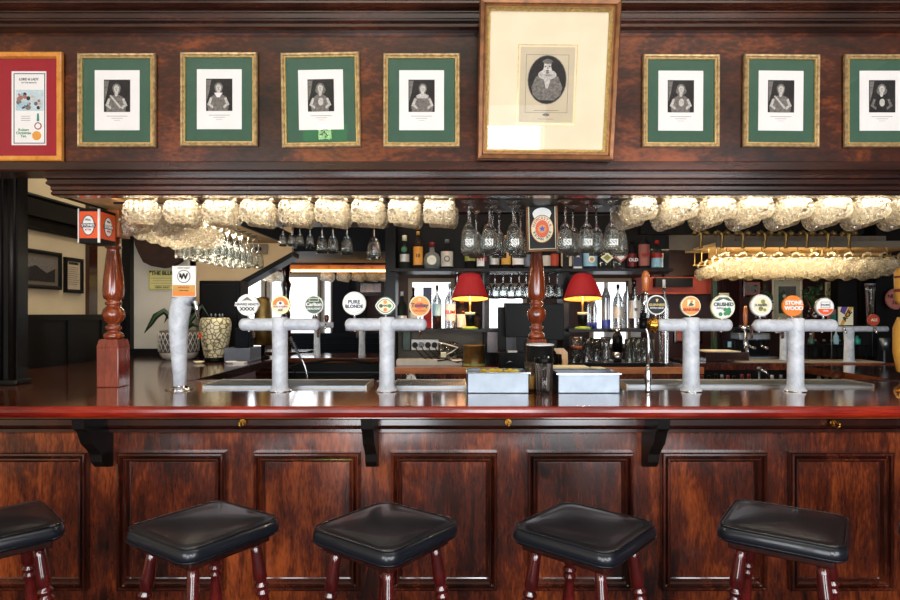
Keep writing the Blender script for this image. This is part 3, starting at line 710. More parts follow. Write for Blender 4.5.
st0 = remember(make_stool())
labs = ['black padded stool with red turned legs, cut off by the left edge', 'black padded stool standing second from the left', 'black padded stool in the middle, third from the left',
        'black padded stool below the right steel bin, fourth from left', 'black padded stool at right seen most side-on, fifth from left', 'black padded stool mostly hidden past the right edge']
for i, (x, y, a) in enumerate([(-1.425, 1.86, -45), (-.765, 1.87, -34), (-.197, 1.855, -37), (.415, 1.85, -41), (1.05, 1.885, -35), (1.625, 1.88, -40)]):
    o = st0 if i == 0 else copy_tree(st0)
    o.location = (x, y, 0); o.rotation_euler = (0, 0, math.radians(a)); o['label'] = labs[i]

# ------------------------------------------------------------------ turned posts
def post(name, px, Y, w, mat_v, basemat, lab, rz=0, scale=1.0):
    cx = X(px, Y); t = thing(name, (cx, Y, TOP), lab, 'post', rz=rz)
    hw = w/2
    mb = MB(); mb.box(-hw, hw, -hw, hw, 0, .185, bv=.004)
    mb.loops([[(-hw, -hw, .185), (hw, -hw, .185), (hw, hw, .185), (-hw, hw, .185)], [(-hw*.85, -hw*.85, .222), (hw*.85, -hw*.85, .222), (hw*.85, hw*.85, .222), (-hw*.85, hw*.85, .222)]], cap1=True, smooth=False)
    mb.build('base_block', basemat, t)
    mb = MB(); s = scale
    pr = [(.028, .220), (.042, .228), (.045, .238), (.038, .250), (.027, .256), (.027, .262), (.034, .270), (.036, .278), (.026, .288), (.024, .294), (.040, .308), (.049, .328), (.050, .345), (.044, .362), (.032, .374), (.028, .380), (.036, .386), (.037, .394), (.029, .400), (.030, .406),
          (.042, .414), (.046, .430), (.047, .450), (.044, .50), (.038, .56), (.032, .61), (.029, .635), (.028, .645), (.036, .652), (.037, .660), (.028, .668), (.030, .69), (.028, .71)]
    mb.lathe([(r*s, z) for r, z in pr], 28); mb.build('turned_shaft', mat_v, t)
    mb = MB(); mb.box(-hw, hw, -hw, hw, .70, .825, bv=.003); mb.build('top_block', 'orange_wood', t)
    return t
post('newel_post', 113.5, 2.83, .102, 'post_wood', 'newel_red_wood', 'turned orange-brown post with square pinkish base at the left of the bar')
post('turned_post', 536.5, 2.83, .09, 'post_wood', 'post_wood', 'turned glossy orange-brown post behind the framed ale sign', scale=.88)

# ------------------------------------------------------------------ signs
zt, zb, Yf = Z(208, 2.62), Z(243, 2.62), 2.62
t = thing('lightbox_sign', (X(88, Yf)+.0, Yf+.07, (zt+zb)/2), 'orange and black box sign reading STONES on the left turned post', 'sign')
hw, hh, hd = .046, (zt-zb)/2, .065
mb = MB(); mb.box(-hw, hw, -hd, hd, -hh, hh, bv=.003); mb.build('sign_case', 'black_wood', t)
mb = MB(); mb.box(hw-.006, hw+.002, -hd-.002, -hd+.006, -hh+.002, hh-.002); mb.box(-hw-.001, -hw+.004, -hd-.002, -hd+.004, -hh+.002, hh-.002); mb.build('corner_trim', 'white_plastic', t)
for face in (0, 1):
    q = Matrix.Identity(4) if face == 0 else R(90, 'Z')
    ww, dd = (hw-.006, hd) if face == 0 else (hd-.006, hw)
    mb = MB(); mb.box(-ww, ww, -dd-.0015, -dd, -hh+.022, hh-.014, m=q); f = mb.build('sign_face', 'orange_paint', t)
    sx = 1 if face == 0 else 1.15
    mb = MB(); mb.disc(0, -dd-.003, .002, .027*sx, .001, 'navy', q, ry=.045); mb.disc(0, -dd-.0036, .002, .024*sx, .001, 'badge_white', q, ry=.041)
    mb.box(-.032*sx, .032*sx, -dd-.0045, -dd-.003, -.008, .010, 'navy', q); mb.build('oval_emblem', None, f)
    mb = MB(); letters(mb, 'STONES', .0165, 0, -dd-.005, .001, 'badge_white', q, wide=.95 if face == 0 else 1.05); letters(mb, 'Wm.', .013, 0, -dd-.005, .025, 'text_black', q)
    letters(mb, 'BITTER', .010, 0, -dd-.005, -.018, 'text_red', q, wide=.9); mb.build('lettering', None, f)
Yn = 2.62
t = thing('framed_ale_sign', (X(543.5, Yn), Yn+.04, (Z(200, Yn)+Z(251, Yn))/2), 'black framed sign reading NEWCASTLE BROWN ALE hung on the central post', 'sign', rot=(math.radians(2), math.radians(-1.2), math.radians(-7)))
hw, hh = .0690, .109
mb = MB(); mb.box(-hw, hw, 0, .03, -hh, hh, 'black_wood'); mb.ring(-hw, hw, -hh, hh, [(0, 0), (.001, -.004), (.006, -.005), (.010, -.001), (.010, .003)], 'brown_frame'); mb.build('frame', None, t)
mb = MB(); mb.ring(-hw+.010, hw-.010, -hh+.010, hh-.010, [(0, -.001), (.0, -.002), (.003, -.002), (.003, -.001)], 'badge_cream'); mb.box(-hw+.01, hw-.01, -.001, 0, -hh+.01, hh-.01, 'badge_black'); pl = mb.build('sign_board', None, t)
mb = MB(); cz = -.008
mb.prism([(.036*math.cos(a), .050+.0*a+.024*math.sin(a)) for a in [math.pi*k/14 for k in range(15)]]+[(-.030, .034), (.030, .034)], -.0022, -.001, 'badge_white')
mb.disc(0, -.0026, cz, .044, .001, 'text_red', ry=.054); mb.disc(0, -.0030, cz, .0425, .001, 'gold_lip', ry=.0525); mb.disc(0, -.0034, cz, .040, .001, 'badge_cream', ry=.050); mb.disc(0, -.0038, cz, .026, .001, 'orange_paint', ry=.034)
mb.disc(0, -.0042, cz, .016, .001, 'amber')
star = [((.014 if k % 2 == 0 else .006)*math.sin(math.pi*k/5), cz+(.014 if k % 2 == 0 else .006)*math.cos(math.pi*k/5)) for k in range(10)]
mb.prism(star, -.0054, -.004, 'royal_blue'); oe = mb.build('oval_emblem', None, pl); oe.scale = (1.14, 1, 1.14)
mb = MB(); q = Matrix.Translation((0, 0, cz)) @ Matrix.Diagonal((1, 1, 1.26, 1)) @ Matrix.Translation((0, 0, -cz))
arc_letters(mb, 'NEWCASTLE', .0125, 0, -.0046, cz, .0325, 162, 18, 'text_red', q); arc_letters(mb, 'BROWN ALE', .0125, 0, -.0046, cz, .0325, 200, 340, 'navy', q, up=False); oe = mb.build('lettering', None, pl); oe.scale = (1.14, 1, 1.14)

# ------------------------------------------------------------------ beer taps
YT = 2.65
def badge(t, px, py, r, face, rim, draw, stalk=True, Y=YT, ox=0, oz=0, lab=None, ry=None):
    """round pump badge on a short stalk; draw(mb, x, y, z, s) adds the artwork; s = radius in metres"""
    x, z, rr = X(px, Y)-ox, Z(py, Y)-oz, r*Y/600
    mb = MB(); mb.disc(x, -.022, z, rr, .014, rim, ry=ry and ry*Y/600); mb.disc(x, -.0235, z, rr*.9, .012, face, ry=ry and ry*Y/600*.9)
    b = mb.build('tap_badge', None, t, label=lab)
    mb = MB(); draw(mb, x, -.0245, z, rr); mb.build('lettering', None, b)
    if stalk:
        mb = MB(); mb.tube([(x, -.008, z-rr*.8), (x, -.008, z-rr-.012)], .005, 8); mb.build('badge_stalk', 'chrome', t)
def D1(mb, x, y, z, s):   # pale ale, silver with ribbon
    mb.prism([(x-s*1.15, z-s*.12), (x+s*1.15, z-s*.12), (x+s*1.1, z+s*.25), (x-s*1.1, z+s*.25)], y-.001, y+.004, 'badge_grey')
    letters(mb, 'HAWKE HEAD\'S', s*.30, x, y-.002, z+s*.05, 'text_black', bold=.03); letters(mb, 'XXXX', s*.42, x, y-.001, z-s*.38, 'text_black', wide=1.1, bold=.04)
    mb.prism([(x-s*.5, z+s*.35), (x, z+s*.75), (x+s*.5, z+s*.35), (x, z+s*.45)], y-.001, y+.001, 'ink_mid')
def D2(mb, x, y, z, s):
    mb.prism([(x+s*.85*math.cos(a), z+s*.85*math.sin(a)) for a in [math.pi*k/12 for k in range(13)]], y-.0006, y+.001, 'tap_orange')
    mb.disc(x, y-.0012, z+s*.02, s*.42, .001, 'badge_white', seg=14); mb.sphere(s*.16, 'ink_mid', T(x, y-.001, z+s*.2), sc=(1, .2, 1)); letters(mb, 'KOSCIUSZKO', s*.24, x, y-.002, z-s*.18, 'text_red'); letters(mb, 'ALE', s*.3, x, y-.002, z-s*.55, 'text_black')
def D3(mb, x, y, z, s):
    mb.ring(x-s*.5, x+s*.5, z+s*.35, z+s*.7, [(0, y), (0, y-.001), (.002, y-.001), (.002, y)], 'badge_cream'); letters(mb, 'Carlton', s*.52, x, y-.001, z+s*.05, 'badge_white', bold=.03); letters(mb, 'DRAUGHT', s*.30, x, y-.001, z-s*.40, 'badge_white')
def D4(mb, x, y, z, s):
    mb.disc(x, y-.0005, z, s*.78, .001, 'badge_grey', seg=30); mb.disc(x, y-.001, z, s*.72, .001, 'badge_white', seg=30)
    letters(mb, 'PURE', s*.42, x, y-.002, z+s*.12, 'navy', wide=1.05, bold=.03); letters(mb, 'BLONDE', s*.38, x, y-.002, z-s*.26, 'navy', bold=.04)
def D5(mb, x, y, z, s):   # lozenge
    pts = [(x+s*1.05*math.copysign(abs(math.cos(a))**1.3, math.cos(a)), z+s*.85*math.copysign(abs(math.sin(a))**1.3, math.sin(a))) for a in [2*math.pi*k/32 for k in range(32)]]
    mb.prism(pts, y-.003, y+.004, 'badge_white'); mb.prism([(x+(a-x)*.88, z+(b-z)*.88) for a, b in pts], y-.004, y, 'badge_green'); mb.prism([(x+(a-x)*.80, z+(b-z)*.80) for a, b in pts], y-.0045, y, 'badge_cream')
    for a, b, m in ((-.45, 0, 'badge_green'), (.45, 0, 'hop_green'), (0, .4, 'amber'), (0, -.4, 'tap_orange')): mb.disc(x+a*s, y-.006, z+b*s, s*.2, .001, m, seg=12)
    letters(mb, 'JAMES', s*.28, x, y-.0055, z+s*.02, 'text_black')
def D6(mb, x, y, z, s):
    mb.ring(x-s*.1, x+s*.1, z+s*.5, z+s*.7, [(0, y), (0, y-.001), (.002, y-.001)], 'badge_white'); letters(mb, 'Toohey', s*.50, x, y-.001, z+s*.05, 'navy', bold=.04); letters(mb, 'ORIGINAL', s*.26, x, y-.001, z-s*.45, 'text_red')
    mb.disc(x, y-.0004, z+s*.02, s*.5, .0006, 'orange_paint', seg=20, ry=s*.3)
def D7(mb, x, y, z, s):
    letters(mb, 'GUINNESS', s*.34, x, y-.001, z, 'text_gold', bold=.03); letters(mb, 'EXTRA COLD', s*.22, x, y-.001, z-s*.3, 'badge_white')
    mb.prism([(x-s*.12, z+s*.6), (x+s*.14, z+s*.6), (x+s*.06, z+s*.3), (x-s*.06, z+s*.3)], y-.001, y, 'text_gold')
def D8(mb, x, y, z, s):
    mb.box(x-s*.38, x+s*.38, y-.0006, y+.001, z-s*.05, z+s*.62, 'badge_cream'); mb.prism([(x-s*.3, z), (x-s*.05, z+s*.4), (x+s*.3, z+s*.1), (x+s*.1, z)], y-.001, y, 'badge_green')
    mb.disc(x+s*.05, y-.0012, z+s*.45, s*.14, .001, 'tap_orange', seg=10); letters(mb, 'SEASONER', s*.34, x, y-.001, z-s*.38, 'text_red', bold=.05)
def D9(mb, x, y, z, s):
    mb.prism([(x-s*.75, z+s*.48), (x-s*.35, z+s*.8), (x+s*.35, z+s*.8), (x+s*.75, z+s*.48), (x+s*.4, z+s*.5), (x, z+s*.68), (x-s*.4, z+s*.5)], y-.001, y, 'badge_green')
    letters(mb, 'CRUSHED', s*.40, x, y-.001, z+s*.2, 'badge_green', wide=.92, bold=.04); letters(mb, 'APPLE', s*.22, x-s*.3, y-.001, z-s*.12, 'ink_mid')
    rr = random.Random(1)
    for k in range(7): mb.disc(x+s*(.1+.45*rr.random()), y-.001-k*1e-4, z-s*(.2+.42*rr.random()), s*.17, .001, 'hop_green', seg=9)
    mb.disc(x-s*.25, y-.001, z-s*.6, s*.18, .001, 'hop_green', seg=9)
def D10(mb, x, y, z, s):
    mb.disc(x, y-.0004, z, s*.74, .001, 'badge_cream', seg=28)
    for a, b, c in ((.1, .35, .2), (.2, .1, .16), (-.1, -.3, .22), (.25, -.4, .15)): mb.disc(x+a*s, y-.001, z+b*s, s*c, .0008, 'olive', seg=9)
    letters(mb, 'SUMMER', s*.30, x-s*.1, y-.0025, z+s*.02, 'ink_mid'); letters(mb, 'ALE', s*.22, x-s*.1, y-.0025, z-s*.25, 'ink_mid')
def D11(mb, x, y, z, s):
    letters(mb, 'STONE', s*.50, x, y-.001, z+s*.28, 'badge_white', bold=.05); letters(mb, '&', s*.26, x, y-.001, z+s*.02, 'olive'); letters(mb, 'WOOD', s*.50, x, y-.001, z-s*.22, 'badge_white', bold=.05)
def D12(mb, x, y, z, s):
    mb.prism([(x+s*.84*math.cos(a), z+s*.84*math.sin(a)) for a in [math.pi+.25+(math.pi-.5)*k/12 for k in range(13)]], y-.0006, y+.001, 'orange_paint')
    mb.ring(x-s*.5, x+s*.5, z-s*.1, z+s*.55, [(0, y), (0, y-.001), (.0015, y-.001), (.0015, y)], 'ink_mid'); letters(mb, 'PACIFIC', s*.26, x, y-.001, z+s*.2, 'navy'); letters(mb, 'CIDER', s*.22, x, y-.001, z-s*.42, 'badge_white')
def tee(px, base_py, aL, aR, apy, col_w, lab, badges, collar=None):
    cx = X(px, YT); t = thing('beer_tap_tower', (cx, YT, TOP), lab, 'beer tap', 'white marbled T-shaped beer taps on the bar')
    hz = Z(apy, YT)-TOP; r = col_w*YT/1200
    def ds(*a): return None
    mb = MB(); mb.lathe([(r*1.35, 0), (r*1.3, .006), (r*1.05, .018), (r, .035), (r*.97, hz*.6), (r*1.02, hz-.02), (r*1.12, hz), (r*1.05, hz+.028), (r*.8, hz+.034)], 28); c = mb.build('column', 'marble', t)
    mb = MB(); mb.cyl(r*1.5, 0, .004, seg=28); mb.build('base_flange', 'chrome', t)
    x0, x1 = X(aL, YT)-cx, X(aR, YT)-cx; ar = .0275
    n = 6; pr = [(ar*math.sin(H*k/n), -ar*.8*math.cos(H*k/n)) for k in range(1, n+1)]
    L = x1-x0-2*ar*.8
    mb = MB(); mb.lathe([(ar*.15, -ar*.8)]+pr+[(a, L-b) for a, b in pr[::-1]]+[(ar*.15, L+ar*.8)], 24, m=T(x0+ar*.8, 0, hz) @ R(90, 'Y')); mb.build('cross_arm', 'marble', t)
    for b in badges:
        bx = b[0]
        lab2 = b[6] if len(b) > 6 else None
        # badge drawn in tower space
        d = b[5]
        badge(t, bx, b[1], b[2], b[3], b[4], d, ox=cx, oz=TOP, lab=lab2)
        x = X(bx, YT)-cx
        mb = MB(); mb.tube([(x, .0, hz), (x, .045, hz+.005), (x, .062, hz-.012), (x, .066, hz-.06)], [.009, .009, .008, .006], 10); mb.cyl(.012, -.01, .012, m=T(x, .03, hz)@R(90, 'X')); mb.build('spout', 'chrome', t)
        mb = MB(); mb.cyl(.005, -ar-.006, -ar+.002, m=T(x, 0, hz)); mb.build('drain_screw', 'chrome', t)
    if collar:
        mb = MB(); x = X(collar, YT)-cx
        mb.lathe([(.012, -.02), (.026, -.016), (.030, -.008), (.022, 0), (.034, .008), (.034, .016), (.026, .022)], 24, m=T(x, 0, hz)@R(90, 'Y')); mb.build('end_collar', 'brass', t, label='brass collar on the left end of the arm')
    return t
tee(280, 390, 239, 320, 324.5, 15.5, 'white T-shaped tap with grey, orange and green badges, leftmost of the T-shaped ones',
    [(249, 305, 10.8, 'badge_grey', 'badge_white', D1, 'silver-grey round badge'), (282, 305, 9.4, 'badge_cream', 'gold_lip', D2, 'orange and cream round badge'), (315, 305, 9.6, 'badge_green', 'badge_grey', D3, 'grey-green round badge')])
tee(387, 390, 345, 427, 324.5, 15.5, 'white T-shaped tap with white PURE BLONDE badge, lozenge badge and orange badge',
    [(355, 303.5, 11.8, 'badge_white', 'badge_grey', D4, 'large white round badge'), (386, 306, 9.5, 'badge_cream', 'badge_green', D5, 'cream lozenge badge'), (420, 306, 10.6, 'amber', 'badge_cream', D6, 'orange round badge')])
tee(691, 390, 656, 732, 325, 16, 'white T-shaped tap with brass-collared arm and black, amber and CRUSHED badges',
    [(655, 305, 9.9, 'badge_black', 'badge_white', D7, 'black round badge with gold words'), (689, 306, 10, 'amber', 'badge_cream', D8, 'amber round badge'), (721, 307, 12, 'badge_white', 'badge_cream', D9, 'white and green round badge')], collar=652)
tee(795.5, 390, 753, 837, 325.5, 15.5, 'white T-shaped tap with orange STONE & WOOD badge, rightmost of the near ones',
    [(759, 305.5, 11, 'badge_white', 'badge_grey', D10, 'pale green and white round badge'), (790.5, 306, 10.6, 'tap_orange', 'tap_orange', D11, 'plain orange round badge'), (822, 307, 9.2, 'badge_white', 'badge_grey', D12, 'white and orange round badge')])
# single curved tap
Yc = 2.7; cx = X(180, Yc)
t = thing('cobra_beer_tap', (cx, Yc, TOP), 'single curved white marbled beer tap with a white card badge at left', 'beer tap')
def q(px, py): return (X(px, Yc)-cx, Z(py, Yc)-TOP)
pts = [(180, 389, 6), (179.6, 372, 6.6), (179, 355, 7.6), (178.5, 340, 8.5), (178.5, 325, 9.3), (179.5, 312, 10), (181.5, 303, 10), (185, 299, 8), (189, 299, 6.5), (192, 301, 5)]
mb = MB(); mb.tube([(q(a, b)[0], 0, q(a, b)[1]) for a, b, r in pts], [r*Yc/600 for a, b, r in pts], 20); mb.build('curved_column', 'marble', t)
mb = MB(); mb.lathe([(.062, 0), (.060, .004), (.045, .008), (.028, .016), (.024, .028)], 28); mb.build('base_flange', 'chrome', t)
mb = MB(); mb.tube([(q(190, 300)[0], 0, q(190, 300)[1]), (q(196, 302)[0], 0, q(196, 302)[1]), (q(197, 308)[0], 0, q(197, 308)[1]), (q(198, 318)[0], 0, q(198, 318)[1])], [.014, .012, .010, .007], 12)
mb.tube([(q(191, 294)[0], 0, q(191, 300)[1]), (q(191, 294)[0], -.02, q(191, 294)[1])], .006, 8); mb.build('spout', 'chrome', t)
x0, z1 = q(175.5, 266.5); x1, z0 = q(199, 297)
mb = MB(); mb.box(x0, x1, -.034, -.028, z0, z1, 'badge_white', bv=.002); b = mb.build('tap_card', None, t, label='white card with sun-yellow foot')
mb = MB(); h = z1-z0; mb.box(x0+.003, x1-.003, -.0348, -.034, z0+.003, z0+h*.17, 'tap_orange'); mb.box(x0+.003, x1-.003, -.0348, -.034, z0+h*.17, z0+h*.38, 'yellow_label')
xc = (x0+x1)/2; zc = z0+h*.66
mb.disc(xc, -.0355, zc, .029, .001, 'text_black'); mb.disc(xc, -.0360, zc, .0262, .001, 'badge_white'); letters(mb, 'W', .034, xc, -.0366, zc-.001, 'text_black', bold=.05); letters(mb, 'B', .020, xc-.014, -.0366, zc+.002, 'text_black', bold=.05)
letters(mb, 'WHITE RABBIT', .0085, xc, -.0350, z0+h*.93, 'ink_mid'); letters(mb, 'WHITE ALE', .010, xc, -.0352, z0+h*.30, 'text_red'); letters(mb, 'UNFILTERED', .0075, xc, -.0352, z0+h*.20, 'text_black'); mb.build('lettering', None, b)
# slim chrome pull tap with wooden handle
Ys = 2.62; cx = X(648, Ys)
t = thing('swan_neck_tap', (cx, Ys, TOP), 'slim chrome swan-neck tap with a dark wooden pull handle', 'beer tap')
def q3(px, py, y=0): return (X(px, Ys)-cx, y, Z(py, Ys)-TOP)
mb = MB(); mb.lathe([(.014, 0), (.013, .01), (.010, .02), (.016, .05), (.017, .07), (.012, .10), (.006, .12)], 16); mb.build('nozzle', 'chrome', t)
mb = MB(); mb.tube([q3(648, 372), q3(648.6, 350), q3(648.4, 338), q3(647, 331), q3(644.5, 326), q3(641, 323)], .0055, 10); mb.build('swan_neck', 'chrome', t)
mb = MB(); a = q3(646, 326); mb.cyl(.017, a[2]-.012, a[2]+.028, m=T(a[0]-.012, 0, 0)); mb.cyl(.020, a[2]+.028, a[2]+.036, m=T(a[0]-.012, 0, 0), mat='black_plastic'); mb.cyl(.014, a[2]+.036, a[2]+.058, m=T(a[0]-.012, 0, 0)); mb.build('valve_body', 'chrome', t)
mb = MB(); b = q3(645.5, 290); mb.tube([(a[0]-.012, 0, a[2]+.05), (b[0], 0, b[2])], .0055, 10); mb.build('pull_rod', 'chrome', t)
mb = MB(); mb.lathe([(.006, b[2]-.004), (.009, b[2]), (.016, b[2]+.03), (.018, b[2]+.055), (.014, b[2]+.075), (.006, b[2]+.086)], 16, m=T(b[0], 0, 0)); mb.build('handle', 'orange_wood', t)

# ------------------------------------------------------------------ steel bins, trays, cups
def bin_(px0, px1, py0, py1, Y, dep, lab):
    x0, x1 = X(px0, Y), X(px1, Y); cx = (x0+x1)/2; w = (x1-x0)/2; h = Z(py0, Y)-TOP
    t = thing('garnish_bin', (cx, Y, TOP), lab, 'bin', 'steel garnish bins on the bar')
    mb = MB(); th = .003
    mb.box(-w, w, 0, dep, 0, th); mb.box(-w, w, 0, th, 0, h); mb.box(-w, w, dep-th, dep, 0, h); mb.box(-w, -w+th, 0, dep, 0, h); mb.box(w-th, w, 0, dep, 0, h); mb.build('box', 'steel', t)
    mb = MB(); mb.ring(-w-.004, w+.004, 0, 1, [(0, 0)]) if 0 else None
    for a in ((-w-.006, w+.006, -.006, .004), (-w-.006, w+.006, dep-.004, dep+.006), (-w-.006, -w+.004, 0, dep), (w-.004, w+.006, 0, dep)): mb.box(*a, h-.002, h+.003)
    mb.build('rim', 'chrome', t)
    return t, w, h
t, w, h = bin_(467.5, 529, 373, 393.5, 2.58, .20, 'steel box holding lemon wedges, left of the glass of straws')
mb = MB(); mb.box(-w+.01, w-.01, .01, .19, h-.02, h-.014); mb.build('lid_tray', 'black_plastic', t)
cc = t.location
rr = random.Random(3)
lem = None
for k in range(9):
    mb = MB(); n = 8
    mb.loops([[(0.020*math.cos(math.pi*i/n), y, 0.020*math.sin(math.pi*i/n)) for i in range(n+1)] for y in (-.006, .006)], 'lemon', cap0=True, cap1=True)
    o = mb.build('lemon_wedge', None, None, loc=(cc.x+(-.075+.02*k if k else .01), cc.y+.05+rr.random()*.1, TOP+h-.013)); o.rotation_euler = (rr.uniform(-.4, .4), rr.uniform(-.3, .3), rr.uniform(0, 3))
    tag(o, 'yellow lemon wedge lying in the left steel bin', 'lemon wedge', 'lemon wedges in the steel bin')
t, w, h = bin_(558, 620, 374, 393.5, 2.58, .20, 'plain empty-looking steel box right of the glass of straws')
mb = MB(); mb.box(-w+.012, w-.012, .012, .18, h-.03, h-.026); mb.build('lid_tray', 'steel', t)
def tray(px0, px1, Y0, Y1, lab, mat='tray_steel'):
    x0, x1 = X(px0, 2.85), X(px1, 2.85); cx = (x0+x1)/2; w = (x1-x0)/2
    t = thing('drip_tray', (cx, Y0, TOP), lab, 'drip tray', 'ribbed steel drip trays')
    mb = MB(); mb.box(-w, w, 0, Y1-Y0, 0, .004); mb.box(-w, w, Y1-Y0-.008, Y1-Y0, .004, .014); mb.box(-w, -w+.006, 0, Y1-Y0, .004, .016); mb.box(w-.006, w, 0, Y1-Y0, .004, .016); mb.build('tray', mat, t)
    mb = MB(); n = int(2*w/.013)
    for k in range(n): mb.box(-w+.01+k*.013, -w+.016+k*.013, .01, Y1-Y0-.012, .006, .012)
    mb.box(-w+.006, w-.006, .004, .010, .004, .012); mb.build('grille', 'steel', t)
tray(212, 370, 2.74, 3.0, 'long ribbed steel drip tray behind the leftmost T-shaped tap')
tray(395, 466, 2.74, 3.0, 'short ribbed steel drip tray left of the lemon bin')
tray(622, 864, 2.78, 3.0, 'long ribbed cream-grey drip tray behind the right-hand taps')
# glass of straws, coaster stack, juice glass
Yg = 2.56; t = thing('straw_glass', (X(544, Yg), Yg, TOP), 'clear glass packed with straws between the two steel bins', 'glass')
r = 9.3*Yg/600; h = .155
mb = MB(); mb.lathe([(r*.82, 0), (r*.86, .004), (r, h), (r-.003, h), (r*.84-.003, .014), (.001, .012)], 24, cap=True); mb.build('glass', 'clear_glass', t)
mb = MB(); mb.lathe([(r+.0005, h-.022), (r+.002, h-.018), (r+.002, h-.004), (r, h)], 24, cap=False); mb.build('rim_band', 'black_plastic', t)
for k in range(14):
    a = k*2.4; rad = (r-.008)*(.35+.6*((k*37) % 10)/10)
    mb = MB(); mb.tube([(rad*math.cos(a)*.8, rad*math.sin(a)*.8, .014), (rad*math.cos(a), rad*math.sin(a), h-.01+.008*((k*7) % 3))], .0028, 6); mb.build('straw', ['chrome', 'white_plastic', 'black_plastic', 'steel'][k % 4], t)
t = thing('glass_stack', (X(540, 2.72), 2.72, TOP), 'black ribbed tumbler stack with white rim in front of the central post', 'cups')
r = 13*2.72/600
mb = MB(); h = Z(344, 2.72)-TOP; mb.lathe([(r*.75, 0), (r, h*.6), (r, h-.006)], 40, mod=lambda r, z, a: r*(1+.03*math.cos(20*a))); mb.build('cup_body', 'black_rubber', t)
mb = MB(); mb.lathe([(r*1.04, h-.006), (r*1.06, h), (r*.9, h+.002), (r*.9, h-.006)], 40, cap=False, mod=lambda r, z, a: r*(1+.03*math.cos(20*a))); mb.build('rim', 'white_plastic', t)
t = thing('juice_glass', (X(530, 2.64), 2.64, TOP), 'short glass with yellow garnish tucked beside the straw glass', 'glass')
r = .024
mb = MB(); mb.lathe([(r*.8, 0), (r, .13), (r-.003, .13), (r*.8-.003, .01), (.001, .009)], 20); mb.build('glass', 'clear_glass', t)
mb = MB(); mb.lathe([(r*.7, .012), (r*.82, .07)], 16); mb.build('garnish', 'yellow_label', t)

# ------------------------------------------------------------------ yellow bottle-shaped tap at the right edge
Yy = 2.62; t = thing('bottle_tap', (X(909, Yy), Yy, TOP), 'large amber and gold bottle-shaped tap cut off by the right edge', 'beer tap')
def hz(py): return Z(py, Yy)-TOP
k = Yy/600
mb = MB(); mb.lathe([(.055, 0), (.055, .01), (.035, .03), (.028, .06), (.03, .08)], 24); mb.build('base', 'brass', t)
mb = MB(); mb.lathe([(.026, .08), (.045, .09), (13.5*k, hz(352)), (13.5*k, hz(328)), (10*k, hz(318)), (6.5*k, hz(306)), (6*k, hz(290))], 24); mb.build('bottle_body', 'yellow_label', t)
mb = MB(); mb.lathe([(6.2*k, hz(318)+.004), (10.2*k, hz(318)+.004), (6.6*k, hz(304)), (6.2*k, hz(304))], 24); mb.build('shoulder', 'dark_glass', t)
mb = MB(); mb.lathe([(7*k, hz(306)), (12*k, hz(300)), (12.5*k, hz(272)), (10*k, hz(268))], 24); b = mb.build('neck_label', 'yellow_label', t)
mb = MB(); mb.lathe([(12.8*k, hz(292)), (12.9*k, hz(289))], 24, cap=False); mb.lathe([(12.8*k, hz(278)), (12.9*k, hz(276))], 24, cap=False); mb.build('label_band', 'burgundy', b)
# ------------------------------------------------------------------ dimpled mugs on the racks
def make_mug(seg=54, rows=17, dimp=True):
    t = thing('beer_mug', (0, 0, 0), None, 'beer mug')
    R0, L = .049, .118
    prof = []; mb = MB()
    outer = [(R0*.86, 0), (R0*.93, .004)]
    for i in range(rows): outer.append((R0, .010+(L-.030)*i/(rows-1)))
    outer += [(R0*.99, L-.012), (R0*1.01, L-.004), (R0, L), (R0-.0035, L-.001)]
    inner = [(R0-.0055, L-.02), (R0-.0075, L*.5), (R0-.0085, .018), (R0*.5, .014), (.001, .013)]
    def mod(r, z, a):
        if r >= R0*.995 and .008 < z < L-.018 and dimp:
            k = (z-.010)/(L-.03); row = int(k*4*.999)
            u = abs(math.sin(4.5*a+(math.pi/2 if row % 2 else 0))); v = abs(math.sin(math.pi*4*k))
            return r*(1-.13*(u*v)**.8+.01)
        return r
    mb.lathe(outer+inner, seg, mod=mod); mb.build('mug_body', 'mug_glass', t)
    mb = MB(); mb.tube([(R0*.95, 0, L*.80), (R0+.016, 0, L*.86), (R0+.034, 0, L*.78), (R0+.040, 0, L*.52), (R0+.032, 0, L*.26), (R0+.014, 0, L*.17), (R0*.95, 0, L*.22)], [.007, .0075, .0075, .007, .0075, .0075, .007], 8)
    mb.build('handle', 'mug_glass', t)
    return remember(t)
mug0 = make_mug(); used = {'mug': False, 'wine': False}
def put(proto, key, mat, lab, group):
    o = proto if not used[key] else copy_tree(proto); used[key] = True
    o.matrix_world = mat; o.location = mat.to_translation(); o.rotation_euler = mat.to_euler(); o['label'] = lab; o['group'] = group
    return o
def hang_mug(x, y, zc, yaw, tilt, lab, group, s=1.0, roll=0):
    """body axis lies sideways; handle up. zc = height of the mug's axis centre; yaw about Z, tilt = end drop"""
    # local: axis +Z, handle +X  ->  axis along +X' , handle up
    m = T(x, y, zc) @ R(yaw, 'Z') @ R(tilt, 'Y') @ R(roll, 'X') @ Matrix(((0, 0, 1, 0), (0, -1, 0, 0), (1, 0, 0, 0), (0, 0, 0, 1))) @ T(0, 0, -.059) @ Matrix.Scale(s, 4)
    o = put(mug0, 'mug', m, lab, group); o.scale = (s, s, s); return o
rm = random.Random(11)
G1 = 'dimpled mugs on the front rack'
left = [143, 183, 222, 259, 297, 333, 369, 405, 440]
for i, px in enumerate(left):
    Y = 2.52
    hang_mug(X(px, Y), Y, Z(212, Y), 160+i*1.5, -8+rm.uniform(-3, 3), 'dimpled mug on the front rack left of the ale sign, %s' % pos(i, 9), G1, 1.02, roll=20)
    Y = 2.68
    hang_mug(X(px+4, Y), Y, Z(217, Y), 158+i*1.5, -8+rm.uniform(-3, 3), 'dimpled mug behind the front row left of the ale sign, %s' % pos(i, 9), 'dimpled mugs behind the front row', 1.0, roll=20)
